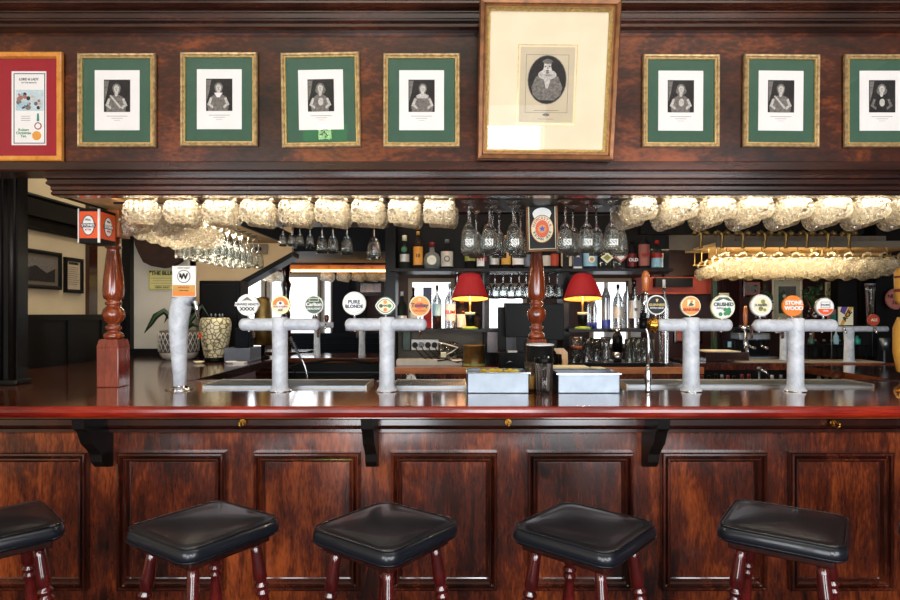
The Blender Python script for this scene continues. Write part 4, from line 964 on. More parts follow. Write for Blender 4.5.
right = [637, 677, 715, 752, 791, 830, 868, 905]
for i, px in enumerate(right):
    Y = 2.52
    hang_mug(X(px, Y), Y, Z(210, Y), 18-i*1.2, -17+rm.uniform(-2, 2), 'dimpled mug on the front rack right of the ale sign, %s' % pos(i, 8), G1, 1.06)
    Y = 2.66
    hang_mug(X(px-10, Y), Y, Z(218, Y), 16-i*1.2, -17+rm.uniform(-2, 2), 'dimpled mug behind the front row right of the ale sign, %s' % pos(i, 8), 'dimpled mugs behind the front row', 1.0, roll=20)
for i in range(5):   # left arm rack going back
    Y = 2.84+i*.125
    for j in range(2):
        x = -1.50+j*.16
        hang_mug(x, Y, 1.868-.002*i, 75+rm.uniform(-6, 6), -14, 'dimpled mug on the left receding rack, %s line, %s from the front' % (['outer', 'inner'][j], ORD[i]), 'dimpled mugs on the left receding rack', 1.05)
for j in range(4):   # far right rack
    for i in range(11):
        Y = 4.36+j*.13
        hang_mug(X(724+i*17.5, 4.4)-j*.0, Y, 1.800-.012*j, 20, -18+rm.uniform(-3, 3), 'far right golden-lit rack mug, %s row back, %s' % (ORD[j], pos(i, 11)), 'dimpled mugs on the far right rack', 1.0)
for i, px in enumerate([334, 350, 365, 379, 391]+[276, 285]):
    Y = 6.3
    hang_mug(X(px-6, Y), Y, 1.83, 160, -10, 'small mug below the far left orange-lit board, %s' % pos([2, 3, 4, 5, 6, 0, 1][i], 7), 'dimpled mugs on the far left rack', 1.05)

# ------------------------------------------------------------------ hanging stemware (rim down)
def make_wine(R0=.0355, H0=.216):
    t = thing('wine_glass', (0, 0, 0), None, 'wine glass')
    mb = MB()      # z from 0 (foot underside, up) down to -H0 (rim)
    mb.lathe([(R0*.82, 0), (R0*.84, -.002), (R0*.4, -.007), (.006, -.014), (.004, -.03), (.004, -.085), (.008, -.090), (R0*.50, -.102), (R0*.78, -.125), (R0*.93, -.155), (R0*1.0, -.19), (R0*.97, -H0), (R0*.97-.0015, -H0), (R0*1.0-.002, -.19), (R0*.93-.002, -.155), (R0*.78-.002, -.127), (R0*.5, -.115), (.001, -.106)], 22)
    mb.build('glass_body', 'clear_glass', t)
    return remember(t)
wine0 = make_wine()
def etched(parent, s=1):
    mb = MB(); letters(mb, 'SSI', .030, 0, -.040, -.178, 'badge_white', bold=.03, wide=.9); mb.build('etched_mark', None, parent)
spots = [(469, 0, 1), (491, 0, 1), (514, 0, 1), (567, 0, 1), (589, 0, 1), (613, 0, 1)]
for i, (px, j, e) in enumerate(spots):
    Y = 2.52; m = T(X(px-2 if i > 2 else px-1, Y), Y, Z(201, Y)) @ R(rm.uniform(-2, 2), 'Y')
    put(wine0, 'wine', m, 'clear stemmed glass hanging in front beside the ale sign, %s' % pos(i, 6), 'stemmed glasses beside the ale sign')
    o = [o for o in C.objects if o.name.startswith('wine_glass')][-1] if i else wine0
for i, px in enumerate([466, 488, 511, 569, 592, 616, 472, 495, 517]):
    Y = 2.64 if i < 6 else 2.76
    m = T(X(px+4, Y), Y, 1.920) @ R(rm.uniform(-2, 2), 'Y')
    put(wine0, 'wine', m, 'stemmed glass hanging behind the front ones, %s, %s row back' % (pos(i if i < 6 else i-6, 6), 'second' if i < 6 else 'third'), 'stemmed glasses behind the front ones')
k = 0
for i in range(8):
    for j in range(3):
        Y = 3.46+i*.115; x = -1.55+j*.095
        put(wine0, 'wine', T(x, Y, 1.984), 'stemmed glass beyond the left receding mugs, %s line, %s from the front' % (ORD[j], ORD[i]), 'stemmed glasses on the left receding rack')
for i, (px, py, s) in enumerate([(283, 236, .8), (292, 239, .8), (300, 237, .8), (310, 238, .85), (322, 240, 1.1), (333, 236, 1.1), (347, 236, 1.15), (374, 234, 1.35)]):
    Y = 3.62-.25*(s-.8); s *= .85
    m = T(X(px, Y), Y, 1.985)
    o = put(wine0, 'wine', m, 'stemmed glass hanging in the dark left of the bottle shelf, %s' % pos(i, 8), 'stemmed glasses against the dark area')
    o.scale = (s, s, s*.9)
mk = [o for o in C.objects if o.get('group') == 'stemmed glasses beside the ale sign']
for o in mk:
    mb = MB(); letters(mb, 'SSI', .036, 0, -.0385, -.178, 'badge_white', bold=.03, wide=.85); mb.build('etched_mark', None, o)
# rails the glasses hang from
def rail(name, a, b, w, h, mat, lab, cat='rail', grp='glass rack rails'):
    mb = MB(); (x0, y0, z0), (x1, y1, z1) = a, b
    mb.box(min(x0, x1)-w/2, max(x0, x1)+w/2, min(y0, y1)-w/2, max(y0, y1)+w/2, z0-h/2, z0+h/2)
    return tag(mb.build(name, mat, None), lab, cat, grp)
rail('glass_rack_rail', (-1.45, 2.60, 1.926), (-.05, 2.60, 1.926), .012, .008, 'black_wood', 'thin dark rail under the canopy carrying the left front mugs')
rail('glass_rack_rail', (.7, 2.60, 1.926), (2.1, 2.60, 1.926), .012, .008, 'black_wood', 'thin dark rail under the canopy carrying the right front mugs')
t = thing('mug_rack', (X(712, 4.36), 4.36, 1.9), 'long pale board rack over the far right mugs, lit golden', 'rack')
mb = MB(); mb.box(0.0, 1.6, -.06, .5, .035, .055); mb.build('board', 'soffit_cream', t)
mb = MB(); mb.box(0, 1.6, -.075, -.06, .02, .065); mb.build('front_lip', 'grey_panel', t)
for j in range(4):
    mb = MB(); mb.box(0.02, 1.6, .13*j-.004, .13*j+.004, -.042-.012*j, -.032-.012*j)
    for x in (.03, .8, 1.58): mb.box(x, x+.006, .13*j-.004, .13*j+.004, -.04-.012*j, .035)
    mb.build('hanging_rail', 'old_brass', t)
mb = MB(); mb.box(.2, 1.6, .5, .52, -.14, .035); mb.build('back_board', 'soffit_cream', t)
for i in range(10):
    mb = MB(); x = .09+i*.128; mb.tube([(x, -.03, .035), (x, -.03, .0), (x+.015, -.03, -.012), (x+.025, -.03, .0)], .003, 6); mb.build('hook', 'old_brass', t)
t = thing('mug_rack', (X(262, 6.2), 6.2, Z(268, 6.2)), 'far left orange-lit wooden rack board above the small mugs', 'rack')
mb = MB(); mb.box(0, X(398, 6.2)-X(262, 6.2), -.02, .35, 0.01, .03); mb.build('board', 'soffit_cream', t)
mb = MB(); mb.box(0, X(398, 6.2)-X(262, 6.2), -.035, -.02, -.015, .03); mb.build('front_lip', 'orange_wood', t)
for i in range(5):
    mb = MB(); x = X(330+14*i, 6.2)-X(262, 6.2); mb.tube([(x, -.05, .02), (x, -.05, -.04), (x+.02, -.05, -.05)], .004, 5); mb.build('hook', 'old_brass', t)
# brass fittings hanging over the far right shelf
t0 = thing('brass_spirit_tap', (0, 0, 0), None, 'tap')
mb = MB(); mb.tube([(-.045, 0, .01), (-.03, 0, .03), (0, 0, .015), (.03, 0, .03), (.045, 0, .01)], [.012, .014, .01, .014, .012], 8); mb.sphere(.017, m=T(-.042, 0, .018)); mb.sphere(.017, m=T(.042, 0, .018)); mb.build('double_knob', 'old_brass', t0)
mb = MB(); mb.lathe([(.02, .02), (.014, 0), (.009, -.02), (.009, -.07), (.013, -.075), (.012, -.085)], 12); mb.build('stem', 'old_brass', t0)
remember(t0)
for i, px in enumerate([701, 722, 743, 765, 786, 807, 828, 849]):
    Y = 4.1; o = t0 if i == 0 else copy_tree(t0); o.location = (X(px, Y), Y, Z(236, Y)); o['group'] = 'brass taps hanging over the far shelf'
    o['label'] = 'dull brass two-knobbed fitting hanging above the golden-lit rack, %s' % pos(i, 8)
mb = MB(); mb.box(X(640, 4.15), X(862, 4.15), 4.13, 4.2, Z(234, 4.15), Z(222, 4.15)); tag(mb.build('hanging_beam', 'black_wood'), 'dark beam carrying the brass fittings, behind the right front mugs', 'beam')
mb = MB(); mb.box(X(655, 4.7), X(735, 4.7), 4.7, 4.74, Z(250, 4.7), Z(235, 4.7)); tag(mb.build('grey_pelmet_board', 'grey_panel'), 'plain grey-beige board above the reddish wall right of the bottles', 'board')
mb = MB(); mb.box(X(736, 4.75), X(886, 4.75), 4.75, 4.79, Z(247, 4.75), Z(236, 4.75))
for k in range(24): mb.box(X(738+k*6, 4.75), X(740+k*6, 4.75), 4.745, 4.75, Z(247, 4.75), Z(236, 4.75))
tag(mb.build('ribbed_pelmet_board', 'grey_panel'), 'ribbed grey board above the golden-lit mug rack', 'board')
for i, (px, m) in enumerate([(855, 'text_red'), (860, 'purple'), (864, 'sky_blue'), (868, 'lime'), (872, 'leaf')]):
    mb = MB(); mb.sphere(.013, m=None, seg=10, rings=6); o = mb.build('coloured_ball', m, None, loc=(X(px-3, 4.6), 4.6, Z(246, 4.6)+.013+.01)); tag(o, '%s small ball on the shelf above the far right rack' % ['red', 'purple', 'pale blue', 'lime', 'dark green'][i], 'ball', 'coloured balls')
mb = MB(); mb.box(X(848, 4.6), X(880, 4.6), 4.57, 4.63, Z(246, 4.6), Z(246, 4.6)+.01); tag(mb.build('ball_shelf', 'black_wood'), 'thin dark ledge carrying the small coloured balls', 'shelf')
mb = MB(); mb.box(-1.15, -.38, 3.38, 3.75, 1.987, 2.01); tag(mb.build('hanging_glass_shelf', 'black_wood'), 'dark board from which the glasses left of the bottle shelf hang', 'shelf')
mb = MB(); mb.box(X(455, 2.5), X(632, 2.5), 2.46, 2.80, 1.9215, 1.93); tag(mb.build('stemware_rack', 'black_wood'), 'dark rack board the stemmed glasses hang from beside the ale sign', 'rack')
mb = MB(); mb.box(X(290, 6.1), X(396, 6.1), 6.14, 6.155, Z(271.5, 6.1), Z(269.5, 6.1)); tag(mb.build('led_strip', 'led_strip'), 'glowing warm light strip along the far left mug rack', 'light strip')
# ------------------------------------------------------------------ back bar
YB = 4.30; S1, S2 = 1.760, 1.338; CT = Z(367, 3.95)
t = thing('back_bar', (0, 4.2, 0), 'dark wooden back bar shelving holding the bottles', 'back bar')
def kb(name, mb, mat, label=None): return mb.build(name, mat, t, loc=(0, -4.2, 0), label=label)
mb = MB(); mb.box(X(392, YB), X(666, YB), 4.16, 4.46, S1-.02, S1); kb('shelf', mb, 'black_wood')
mb = MB(); mb.box(X(395, YB), X(500, YB), 4.16, 4.46, S2-.02, S2); kb('shelf', mb, 'black_wood')
mb = MB(); mb.box(X(565, YB), X(652, YB), 4.16, 4.46, S2-.02, S2); kb('shelf', mb, 'black_wood')
mb = MB(); mb.box(X(390, 4.5), X(668, 4.5), 4.48, 4.52, S1-.02, 3.0); kb('back_board', mb, 'black_wood')
mb = MB(); mb.box(X(504, 4.5), X(568, 4.5), 4.48, 4.52, .9, Z(303, 4.5)); mb.box(X(483, 4.5), X(504, 4.5), 4.48, 4.52, .9, S2); kb('back_board', mb, 'black_wood')
mb = MB(); mb.box(X(395, 4.5), X(484, 4.5), 4.48, 4.50, .9, S2-.02); kb('back_board', mb, 'grey_panel')
for a, b in ((386, 396), (484, 489), (562, 568), (664, 668)):
    if a == 664: continue
    mb = MB(); mb.box(X(a, 4.3), X(b, 4.3), 4.26, 4.5, 0.9 if a != 386 else 0, 2.1); kb('upright', mb, 'black_wood')
mb = MB(); mb.box(X(386, 4.0), X(692, 4.0), 3.93, 4.5, CT-.03, CT); kb('counter_top', mb, 'mahogany_long')
mb = MB(); mb.box(X(394, 3.93), X(702, 3.93), 3.90, 3.93, CT-.040, CT+.002); kb('counter_edging', mb, 'orange_wood', 'orange-brown wooden edging')
mb = MB(); mb.box(X(394, 3.98), X(690, 3.98), 3.97, 4.02, 0.0, CT-.03); kb('front_board', mb, 'mahogany')
mb = MB(); mb.box(X(397, 4.15), X(462, 4.15), 4.1, 4.35, CT, CT+.035); kb('low_shelf', mb, 'stone_white', 'cream low ledge behind the power strip')

CLR = {'n': 0}
def bottle(px, base, w, h, style, body, cap, label_mat, lab, Y=YB, text=None, sq=False, liq=None, tc='text_black', lz=(.15, .55), S=None):
    """w, h in photo pixels at depth Y"""
    k = Y/600; r = w*k/2; H0 = h*k
    t = thing('bottle', (X(px, Y), Y, base), lab, 'bottle', 'bottles on the back bar shelves')
    prs = {'std': [(.9, 0), (1, .02), (1, .58), (.85, .68), (.38, .78), (.30, .84), (.30, .93)],
           'tall': [(.9, 0), (1, .02), (1, .66), (.8, .74), (.34, .80), (.30, .93)],
           'round': [(.6, 0), (.85, .06), (1, .22), (.98, .42), (.75, .58), (.30, .66), (.28, .86)],
           'squat': [(.9, 0), (1, .03), (1, .60), (.7, .70), (.36, .74), (.34, .90)],
           'flare': [(1.15, 0), (1.1, .05), (.85, .25), (.85, .62), (.6, .72), (.40, .76), (.40, .86)],
           'slim': [(.95, 0), (1, .02), (1, .70), (.55, .82), (.40, .90)],
           'box': [(1, 0), (1, .98)]}
    pr = prs[style]; seg = 4 if (sq or style == 'box') else 18
    m = R(45, 'Z') if seg == 4 else None; f = 1.32 if seg == 4 else 1
    mb = MB(); mb.lathe([(a*r*f, b*H0) for a, b in pr], seg, m=m, smooth=seg > 4); mb.build('bottle_body' if style != 'box' else 'carton', body, t)
    if liq:
        mb = MB(); mb.lathe([(r*.9*f, .02*H0), (r*.9*f, .38*H0)], seg, m=m); mb.build('liquid', liq, t)
    if cap:
        zt = pr[-1][1]; rc = max(.34, pr[-1][0]*1.12)
        if style == 'round': rc = .36
        mb = MB(); mb.lathe([(rc*r, (zt-.02)*H0), (rc*r, H0), (rc*r*.8, H0+.003)], 14); mb.build('cap', cap, t)
    if label_mat:
        a, b = lz; rr = (r*.86 if style == 'flare' else r)*f*1.02
        mb = MB()
        if seg == 4:
            hw = rr*.70; mb.box(-hw, hw, -hw-.0015, -hw+.001, a*H0, b*H0)
        else: mb.lathe([(rr, a*H0), (rr, b*H0)], 18, cap=False)
        l = mb.build('bottle_label', label_mat, t)
        if text:
            mb = MB(); yy = -(rr*.70+.003) if seg == 4 else -rr-.002
            letters(mb, text, min(.034, 2.2*r/max(3, len(text))*1.45), 0, yy, (a+b)/2*H0, tc, bold=.03)
            q = MB() if 0 else None
            mb.build('lettering', None, l)
    return t
def emblem(t, mat, z, r, mat2=None, diamond=False, y=0):
    mb = MB()
    if diamond: mb.prism([(0, z-r), (r*1.15, z), (0, z+r), (-r*1.15, z)], y-.003, y, mat); mb.prism([(0, z-r*.6), (r*.7, z), (0, z+r*.6), (-r*.7, z)], y-.004, y, mat2)
    else:
        mb.disc(0, y-.003, z, r, .003, mat, seg=18)
        if mat2: mb.disc(0, y-.004, z, r*.6, .002, mat2, seg=14)
    mb.build('label_emblem', None, t)
b = bottle(404.5, S1, 11, 34, 'flare', 'green_glass', 'badge_cream', 'badge_grey', 'squarish dark green bottle with silver label, leftmost on the top shelf', sq=False, lz=(.10, .45))
emblem(b, 'badge_green', .58*34*YB/600, .022, 'hop_green', y=-.040)
bottle(418, S1, 9.5, 38, 'tall', 'amber_glass', 'yellow_label', 'amber', 'tall slim amber bottle with orange label, second on the top shelf', text='10', lz=(.12, .60))
b = bottle(432, S1, 17, 27, 'round', 'blue_glass', 'burgundy', None, 'round-shouldered pale blue flask bottle with a cream label'); emblem(b, 'badge_cream', .33*27*YB/600, .034, 'badge_grey', y=-.060)
b = bottle(447, S1, 12, 30, 'squat', 'dark_glass', 'grey_plastic', 'stone_white', 'squat grey-labelled bottle with dark stopper, just right of the round blue flask', lz=(.10, .60)); emblem(b, 'ink_mid', .35*30*YB/600, .022, 'stone_white', y=-.044)
bottle(470, S1, 10.5, 34, 'std', 'dark_glass', 'black_plastic', 'olive', 'dark bottle with pale olive label under the leftmost hanging stemmed glass', lz=(.25, .6))
bottle(482, S1, 10.5, 33, 'std', 'red_glass', 'black_plastic', 'badge_white', 'dark bottle with a red and white label on the top shelf', text='RYE', tc='text_red', lz=(.1, .52))
bottle(494, S1, 10.5, 33, 'squat', 'dark_glass', 'grey_plastic', 'badge_grey', 'bottle with plain blue-grey label on the top shelf', lz=(.15, .55))
bottle(506, S1, 9.5, 34, 'std', 'amber_glass', 'yellow_label', 'yellow_label', 'golden amber bottle with yellow label on the top shelf', lz=(.15, .5))
bottle(518, S1, 11.5, 32, 'squat', 'dark_glass', 'black_plastic', 'paper', 'bottle with off-white label, just left of the ale sign', lz=(.15, .5))
bottle(528, S1, 8, 30, 'std', 'green_glass', 'black_plastic', 'grey_plastic', 'slim green bottle with grey label behind the central post', lz=(.1, .5))
bottle(546, S1, 9, 31, 'std', 'dark_glass', 'black_plastic', 'stone_white', 'dark bottle with cream label low behind the ale sign', lz=(.12, .45))
bottle(554.5, S1, 8.5, 31, 'std', 'red_glass', 'burgundy', 'brick_red_paint', 'dark red bottle with red label right of the ale sign', lz=(.12, .5))
b = bottle(566.5, S1, 11, 34, 'squat', 'dark_glass', 'black_plastic', 'cream_mat', 'bottle with cream label and round dark emblem, right of the ale sign', lz=(.10, .60)); emblem(b, 'ink_dark', .42*34*YB/600, .02, 'cream_mat', y=-.041)
b = bottle(577, S1, 9, 24, 'box', 'badge_grey', None, 'navy', 'tall silver and navy carton with a star between bottles', lz=(.12, .85))
mb = MB(); z = .1; mb.prism([((.018 if k % 2 == 0 else .008)*math.sin(math.pi*k/5), z+(.018 if k % 2 == 0 else .008)*math.cos(math.pi*k/5)) for k in range(10)], -.037, -.033, 'badge_white'); mb.build('star_emblem', None, b)
b = bottle(590, S1, 14, 27, 'squat', 'navy', 'navy', 'sky_blue', 'wide navy bottle with pale blue label and gold crest', lz=(.12, .62)); emblem(b, 'badge_white', .36*27*YB/600, .024, 'yellow_label', y=-.052)
b = bottle(605.5, S1, 11, 21, 'squat', 'clear_glass', 'badge_cream', None, 'small clear bottle with a cream diamond label'); emblem(b, 'badge_cream', .55*21*YB/600, .040, 'olive', True, y=-.042)
b = bottle(619, S1, 11, 21, 'squat', 'clear_glass', 'dusty_pink', None, 'small clear bottle with a pink-grey diamond label'); emblem(b, 'dusty_pink', .58*21*YB/600, .040, 'badge_white', True, y=-.042)
bottle(632, S1, 8.5, 29, 'squat', 'dark_glass', 'black_plastic', 'burgundy', 'short black bottle with dark red label', text='OLD', tc='badge_white', lz=(.10, .55))
bottle(644, S1, 10.5, 38, 'tall', 'red_glass', 'burgundy', 'dusty_pink', 'tallest red bottle with pale red label near the right end', text='GIN', tc='text_red', lz=(.10, .66))
b = bottle(657, S1, 11.5, 29, 'squat', 'clear_glass', 'text_red', 'sky_blue', 'clear bottle with blue label and red band, rightmost on the top shelf', lz=(.08, .40))
mb = MB(); mb.lathe([(.0428, .085), (.0428, .115)], 18, cap=False); mb.build('label_band', 'text_red', b)
# second shelf, left
bottle(402, S2, 9.5, 37, 'squat', 'green_glass', 'badge_grey', 'badge_grey', 'squat clear-green bottle with silver label, left end of the lower shelf', lz=(.05, .35))
bottle(413.5, S2, 8, 41, 'tall', 'dark_glass', 'black_plastic', 'stone_white', 'dark bottle with cream label hidden behind the orange badge', lz=(.1, .4))
bottle(427.5, S2, 9, 42, 'box', 'red_glass', None, 'navy', 'tall dark navy and red carton against the white window', lz=(.45, .98))
bottle(437, S2, 9.5, 43, 'std', 'clear_glass', 'brown_frame', 'sky_blue', 'clear bottle of red liqueur with pale blue label and brown neck', liq='red_glass', lz=(.30, .58))
bottle(450, S2, 11, 45, 'std', 'clear_glass', 'badge_grey', 'paper', 'clear bottle with white label and red wording, left of the lit lamp', text='RUM', tc='text_red', lz=(.18, .55))
b = bottle(462, S2, 10.5, 29, 'squat', 'amber_glass', 'tap_orange', 'paper', 'small bottle with orange cap and white label in front of the lit lamp', lz=(.05, .50))
bottle(477, S2, 8, 15, 'squat', 'dark_glass', 'black_plastic', None, 'short black bottle at the foot of the lit red lamp')
# second shelf, right
for i, px in enumerate((588.5, 594.5)):
    b = bottle(px, S2, 5, 30, 'slim', 'clear_glass', 'badge_white', None, 'very slim clear bottle with blue base, %s of the pair right of the unlit lamp' % ('left' if i == 0 else 'right'))
    mb = MB(); mb.lathe([(.0182, .004), (.0182, .045)], 14); mb.build('blue_base', 'royal_blue', b)
b = bottle(606, S2, 9, 46, 'slim', 'frosted_glass', 'badge_grey', None, 'tall frosted bottle with black seal and blue foot on the lower right shelf'); emblem(b, 'badge_black', .70*46*YB/600, .014, 'grey_plastic', y=-.033)
mb = MB(); mb.lathe([(.0328, .006), (.0328, .065)], 14, cap=False); mb.build('blue_base', 'royal_blue', b)
bottle(618, S2, 10, 44, 'std', 'clear_glass', 'black_plastic', 'badge_grey', 'clear bottle with black cap and silver label on the lower right shelf', lz=(.25, .5))
bottle(627, S2, 8, 47, 'tall', 'clear_glass', 'mahogany_dark', None, 'tall plain clear bottle with brown cap, lower right shelf', Y=4.38)
b = bottle(634, S2, 12, 48, 'squat', 'clear_glass', 'mahogany_dark', 'badge_grey', 'wide clear bottle with large pale lavender label, lower right shelf', lz=(.22, .58)); emblem(b, 'ink_mid', .40*48*YB/600, .012, None, y=-.046)
bottle(645, S2, 9, 46, 'tall', 'clear_glass', 'badge_grey', None, 'plain clear bottle at the right end of the lower right shelf', Y=4.38)
b = bottle(655, Z(365, 4.2), 9, 84, 'tall', 'clear_glass', 'badge_white', None, 'tall clear bottle with silver cap standing behind the black round badge', Y=4.42) if 0 else None

# stemware hung under the top shelf
for i, (px, ang) in enumerate([(488, 14), (495, -12), (503, 16), (511, -10), (519, 12), (526, -8), (549, 10), (557, -12), (457, 8), (464, -8)]):
    Y = 4.24 if i % 2 == 0 else 4.36
    m = T(X(px, Y), Y, S1-.024) @ R(0, 'Y')
    o = put(wine0, 'wine', m, 'stemmed glass hanging under the top bottle shelf, %s from left' % ORD[[2, 3, 4, 5, 6, 7, 8, 9, 0, 1][i]], 'stemmed glasses under the bottle shelf'); o.scale = (1.0, 1.0, .85)

# lamps
def lamp(px, py0, py1, wt, wb, lit, lab, base):
    Y = 4.12; t = thing('table_lamp', (X(px, Y), Y, base), lab, 'lamp', 'red-shaded lamps on the back bar')
    k = Y/600; z0, z1 = Z(py1, Y)-base, Z(py0, Y)-base
    mb = MB(); rb, rt = wb*k/2, wt*k/2
    mb.lathe([(rb, z0), (rb*.93, z0+(z1-z0)*.2), (rb*.72, z0+(z1-z0)*.65), (rt*1.03, z1), (rt*1.0, z1), (rb*.70, z0+(z1-z0)*.65), (rb*.91, z0+(z1-z0)*.2), (rb*.98, z0)], 32, cap=False)
    sh = mb.build('lamp_shade', 'red_fabric', t)
    zc = (z0+z1)/2; sh.matrix_local = T(0, 0, zc) @ R(-7, 'X') @ T(0, 0, -zc)
    mb = MB(); mb.lathe([(rb*.972, z0+.001), (rb*.70-.002, z0+(z1-z0)*.65)], 32, cap=False); mb.build('shade_lining', 'shade_inner', sh)
    mb = MB(); mb.lathe([(rb*1.005, z0-.002), (rb*.985, z0+.012)], 32, cap=False); mb.lathe([(rt*1.05, z1-.004), (rt*1.04, z1+.006)], 32, cap=False); mb.build('shade_trim', 'burgundy', sh)
    mb = MB(); mb.tube([(0, 0, .012), (0, 0, z0+.06)], .008, 10); mb.build('pole', 'old_brass', t)
    mb = MB(); mb.lathe([(.055, 0), (.055, .012), (.03, .022)], 24); mb.build('base', 'lime', t)
    mb = MB(); mb.lathe([(.026, .02), (.034, .10), (.032, .105)], 20); g = mb.build('lamp_body', 'badge_black', t)
    mb = MB(); mb.lathe([(.0345, .10), (.036, .118)], 20); mb.build('cream_collar', 'badge_cream', g)
    mb = MB(); mb.sphere(.024, m=T(0, 0, z0+.07), sc=(1, 1, 1.25)); mb.build('bulb', 'bulb' if lit else 'badge_cream', t)
    if lit:
        l = bpy.data.lights.new('bulb_light', 'POINT'); l.energy = lit; l.color = (1, .62, .3); l.shadow_soft_size = .03
        o = bpy.data.objects.new('bulb_light', l); C.objects.link(o); o.parent = t; o.location = (0, -.035, z0+.03)
    return t
lamp(470, 275, 299, 20, 37, 5.0, 'lit lamp with red tapered fabric shade at left of the central post', S2)
lamp(582.5, 275, 299, 17, 38, 3.0, 'lamp with deep red shade and orange lining, right of the central post', S2)

# equipment on the back bar, left
t = thing('power_strip', (X(425, 4.2), 4.2, Z(345, 4.2)), 'white wall socket strip with four black plugs and leads', 'socket strip')
k = 4.2/600
mb = MB(); mb.box(-13.5*k, 13.5*k, 0, .03, -5*k, 5.5*k, bv=.004); mb.build('socket_plate', 'white_plastic', t)
for i, dx in enumerate((-10, -3.6, 3, 9.5)):
    mb = MB(); mb.disc(dx*k, -.03, 0, 2.9*k, .03, None); p = mb.build('plug', 'grey_plastic' if i == 1 else 'black_plastic', t)
    mb = MB(); mb.tube([(dx*k, -.03, -.005), (dx*k+.02, -.05, -.04), (dx*k+.07, -.04, -.09), (dx*k+.12, -.03, -.118)], .0035, 6); mb.build('lead', 'black_rubber', p)
t = thing('cable_tangle', (X(455, 4.1), 4.08, CT), 'black and white cables tangled left of the brass tin', 'cable')
mb = MB(); mb.tube([(-.12, .0, .03), (-.05, -.01, .04), (.02, 0, .02), (.08, 0, .05), (.05, 0, .09), (-.02, 0, .07)], .005, 6); mb.build('black_cable', 'black_rubber', t)
mb = MB(); mb.tube([(-.13, .02, .16), (-.05, .02, .14), (.02, .02, .12), (-.02, .02, .09), (-.06, .02, .07)], .004, 6); mb.tube([(-.08, 0, .035), (0, -.01, .03), (.06, 0, .035)], .004, 6); mb.build('white_cable', 'white_plastic', t)
mb = MB(); mb.box(-.018, .018, -.012, .012, 0, .035, bv=.003); o = mb.build('plug_adapter', 'badge_cream', None, loc=(X(443.5, 4.12), 4.09, Z(357, 4.12))); tag(o, 'small cream plug adapter among the cables', 'adapter')
t = thing('brass_tin', (X(474, 4.02), 4.02, CT), 'round dull brass tin drum on the back counter', 'tin')
r = 11*4.02/600; h = 21*4.02/600
mb = MB(); mb.lathe([(r, 0), (r*.99, .006), (r*.98, h-.008), (r*1.02, h-.006), (r*1.02, h)], 32); mb.build('drum', 'old_brass', t)
mb = MB(); mb.lathe([(r*1.004, .004), (r*1.004, .02)], 32, cap=False); mb.build('green_band', 'olive', t)
t = thing('dial_gauge', (X(411.5, 3.9), 3.89, Z(379, 3.9)), 'round chrome dial scale below the back counter edge', 'gauge')
mb = MB(); mb.disc(0, -.02, 0, .038, .03); mb.build('case', 'chrome', t); mb = MB(); mb.disc(0, -.022, 0, .032, .003); f = mb.build('dial', 'badge_white', t)
mb = MB(); mb.box(-.002, .002, -.024, -.022, -.004, .026); mb.build('pointer', 'text_black', f)
mb = MB(); mb.box(X(403, 4.45), X(411, 4.45), 4.42, 4.47, Z(350, 4.45), Z(331, 4.45), bv=.004); mb.box(X(404.5, 4.45), X(409.5, 4.45), 4.415, 4.42, Z(346, 4.45), Z(337, 4.45), mat='badge_green'); tag(mb.build('dark_green_tin', 'badge_black'), 'dark green tall tin beside the socket strip', 'tin')
# tumblers on second tier left, tiny
def tumbler(name, px, py, w, h, Y, lab, mat='clear_glass', grp='glasses on the back counter', flare=.85):
    k = Y/600; r = w*k/2; H0 = h*k; t = thing(name, (X(px, Y), Y, py), lab, 'glass', grp)
    mb = MB(); mb.lathe([(r*flare, 0), (r, H0), (r-.003, H0), (r*flare-.003, .012), (.001, .011)], 18, mod=lambda rr, z, a: rr*(1+.02*math.cos(10*a))); mb.build('glass_body', mat, t)
    return t
for i, px in enumerate((441, 448, 455)): tumbler('tumbler', px, CT+.035, 6.5, 17, 4.2, 'small clear glass left of the brass tin, %s of three' % ['left', 'middle', 'right'][i])
# till and screens
t = thing('till_screen', (X(518, 4.0), 4.0, CT), 'black till monitor and stand left of the central post', 'monitor')
mb = MB(); mb.box(-.085, .11, -.02, .02, Z(337, 4.0)-CT, Z(304, 4.0)-CT, bv=.004); mb.build('screen', 'screen_black', t)
mb = MB(); mb.box(-.01, .04, .0, .03, 0, .25); mb.box(-.06, .08, -.03, .06, 0, .012, bv=.004); mb.build('stand', 'black_plastic', t)
t = thing('till_screen', (X(552, 4.0), 4.0, CT), 'black monitor right of the central post', 'monitor')
mb = MB(); mb.box(-.07, .075, -.02, .02, Z(340, 4.0)-CT, Z(304, 4.0)-CT, bv=.004); mb.build('screen', 'screen_black', t)
mb = MB(); mb.box(-.02, .03, .0, .03, 0, .25); mb.box(-.05, .05, -.03, .05, 0, .012); mb.build('stand', 'black_plastic', t)
mb = MB(); mb.box(X(498, 4.1), X(506, 4.1), 4.08, 4.14, CT, Z(307, 4.1), bv=.003); tag(mb.build('speaker_box', 'black_plastic'), 'narrow black box standing left of the till monitor', 'speaker')
t = thing('receipt_printer', (X(513, 3.85), 3.9, CT), 'low black receipt printer with paper slot behind the lemon bin', 'printer')
mb = MB(); mb.box(-.09, .09, -.04, .12, 0, .10, bv=.008); mb.build('case', 'black_plastic', t)
mb = MB(); mb.box(-.03, .03, -.02, -.01, .10, .112); mb.build('paper', 'paper', t); mb = MB(); mb.tube([(-.045, -.042, .03), (-.02, -.042, .045), (0, -.042, .04)], .003, 6); mb.build('chrome_mark', 'chrome', t)
mb = MB(); mb.box(X(487, 4.2), X(523, 4.2), 4.16, 4.2, Z(352, 4.2), Z(331, 4.2)); tag(mb.build('grey_back_panel', 'grey_plastic'), 'grey panel behind the receipt printer', 'panel')
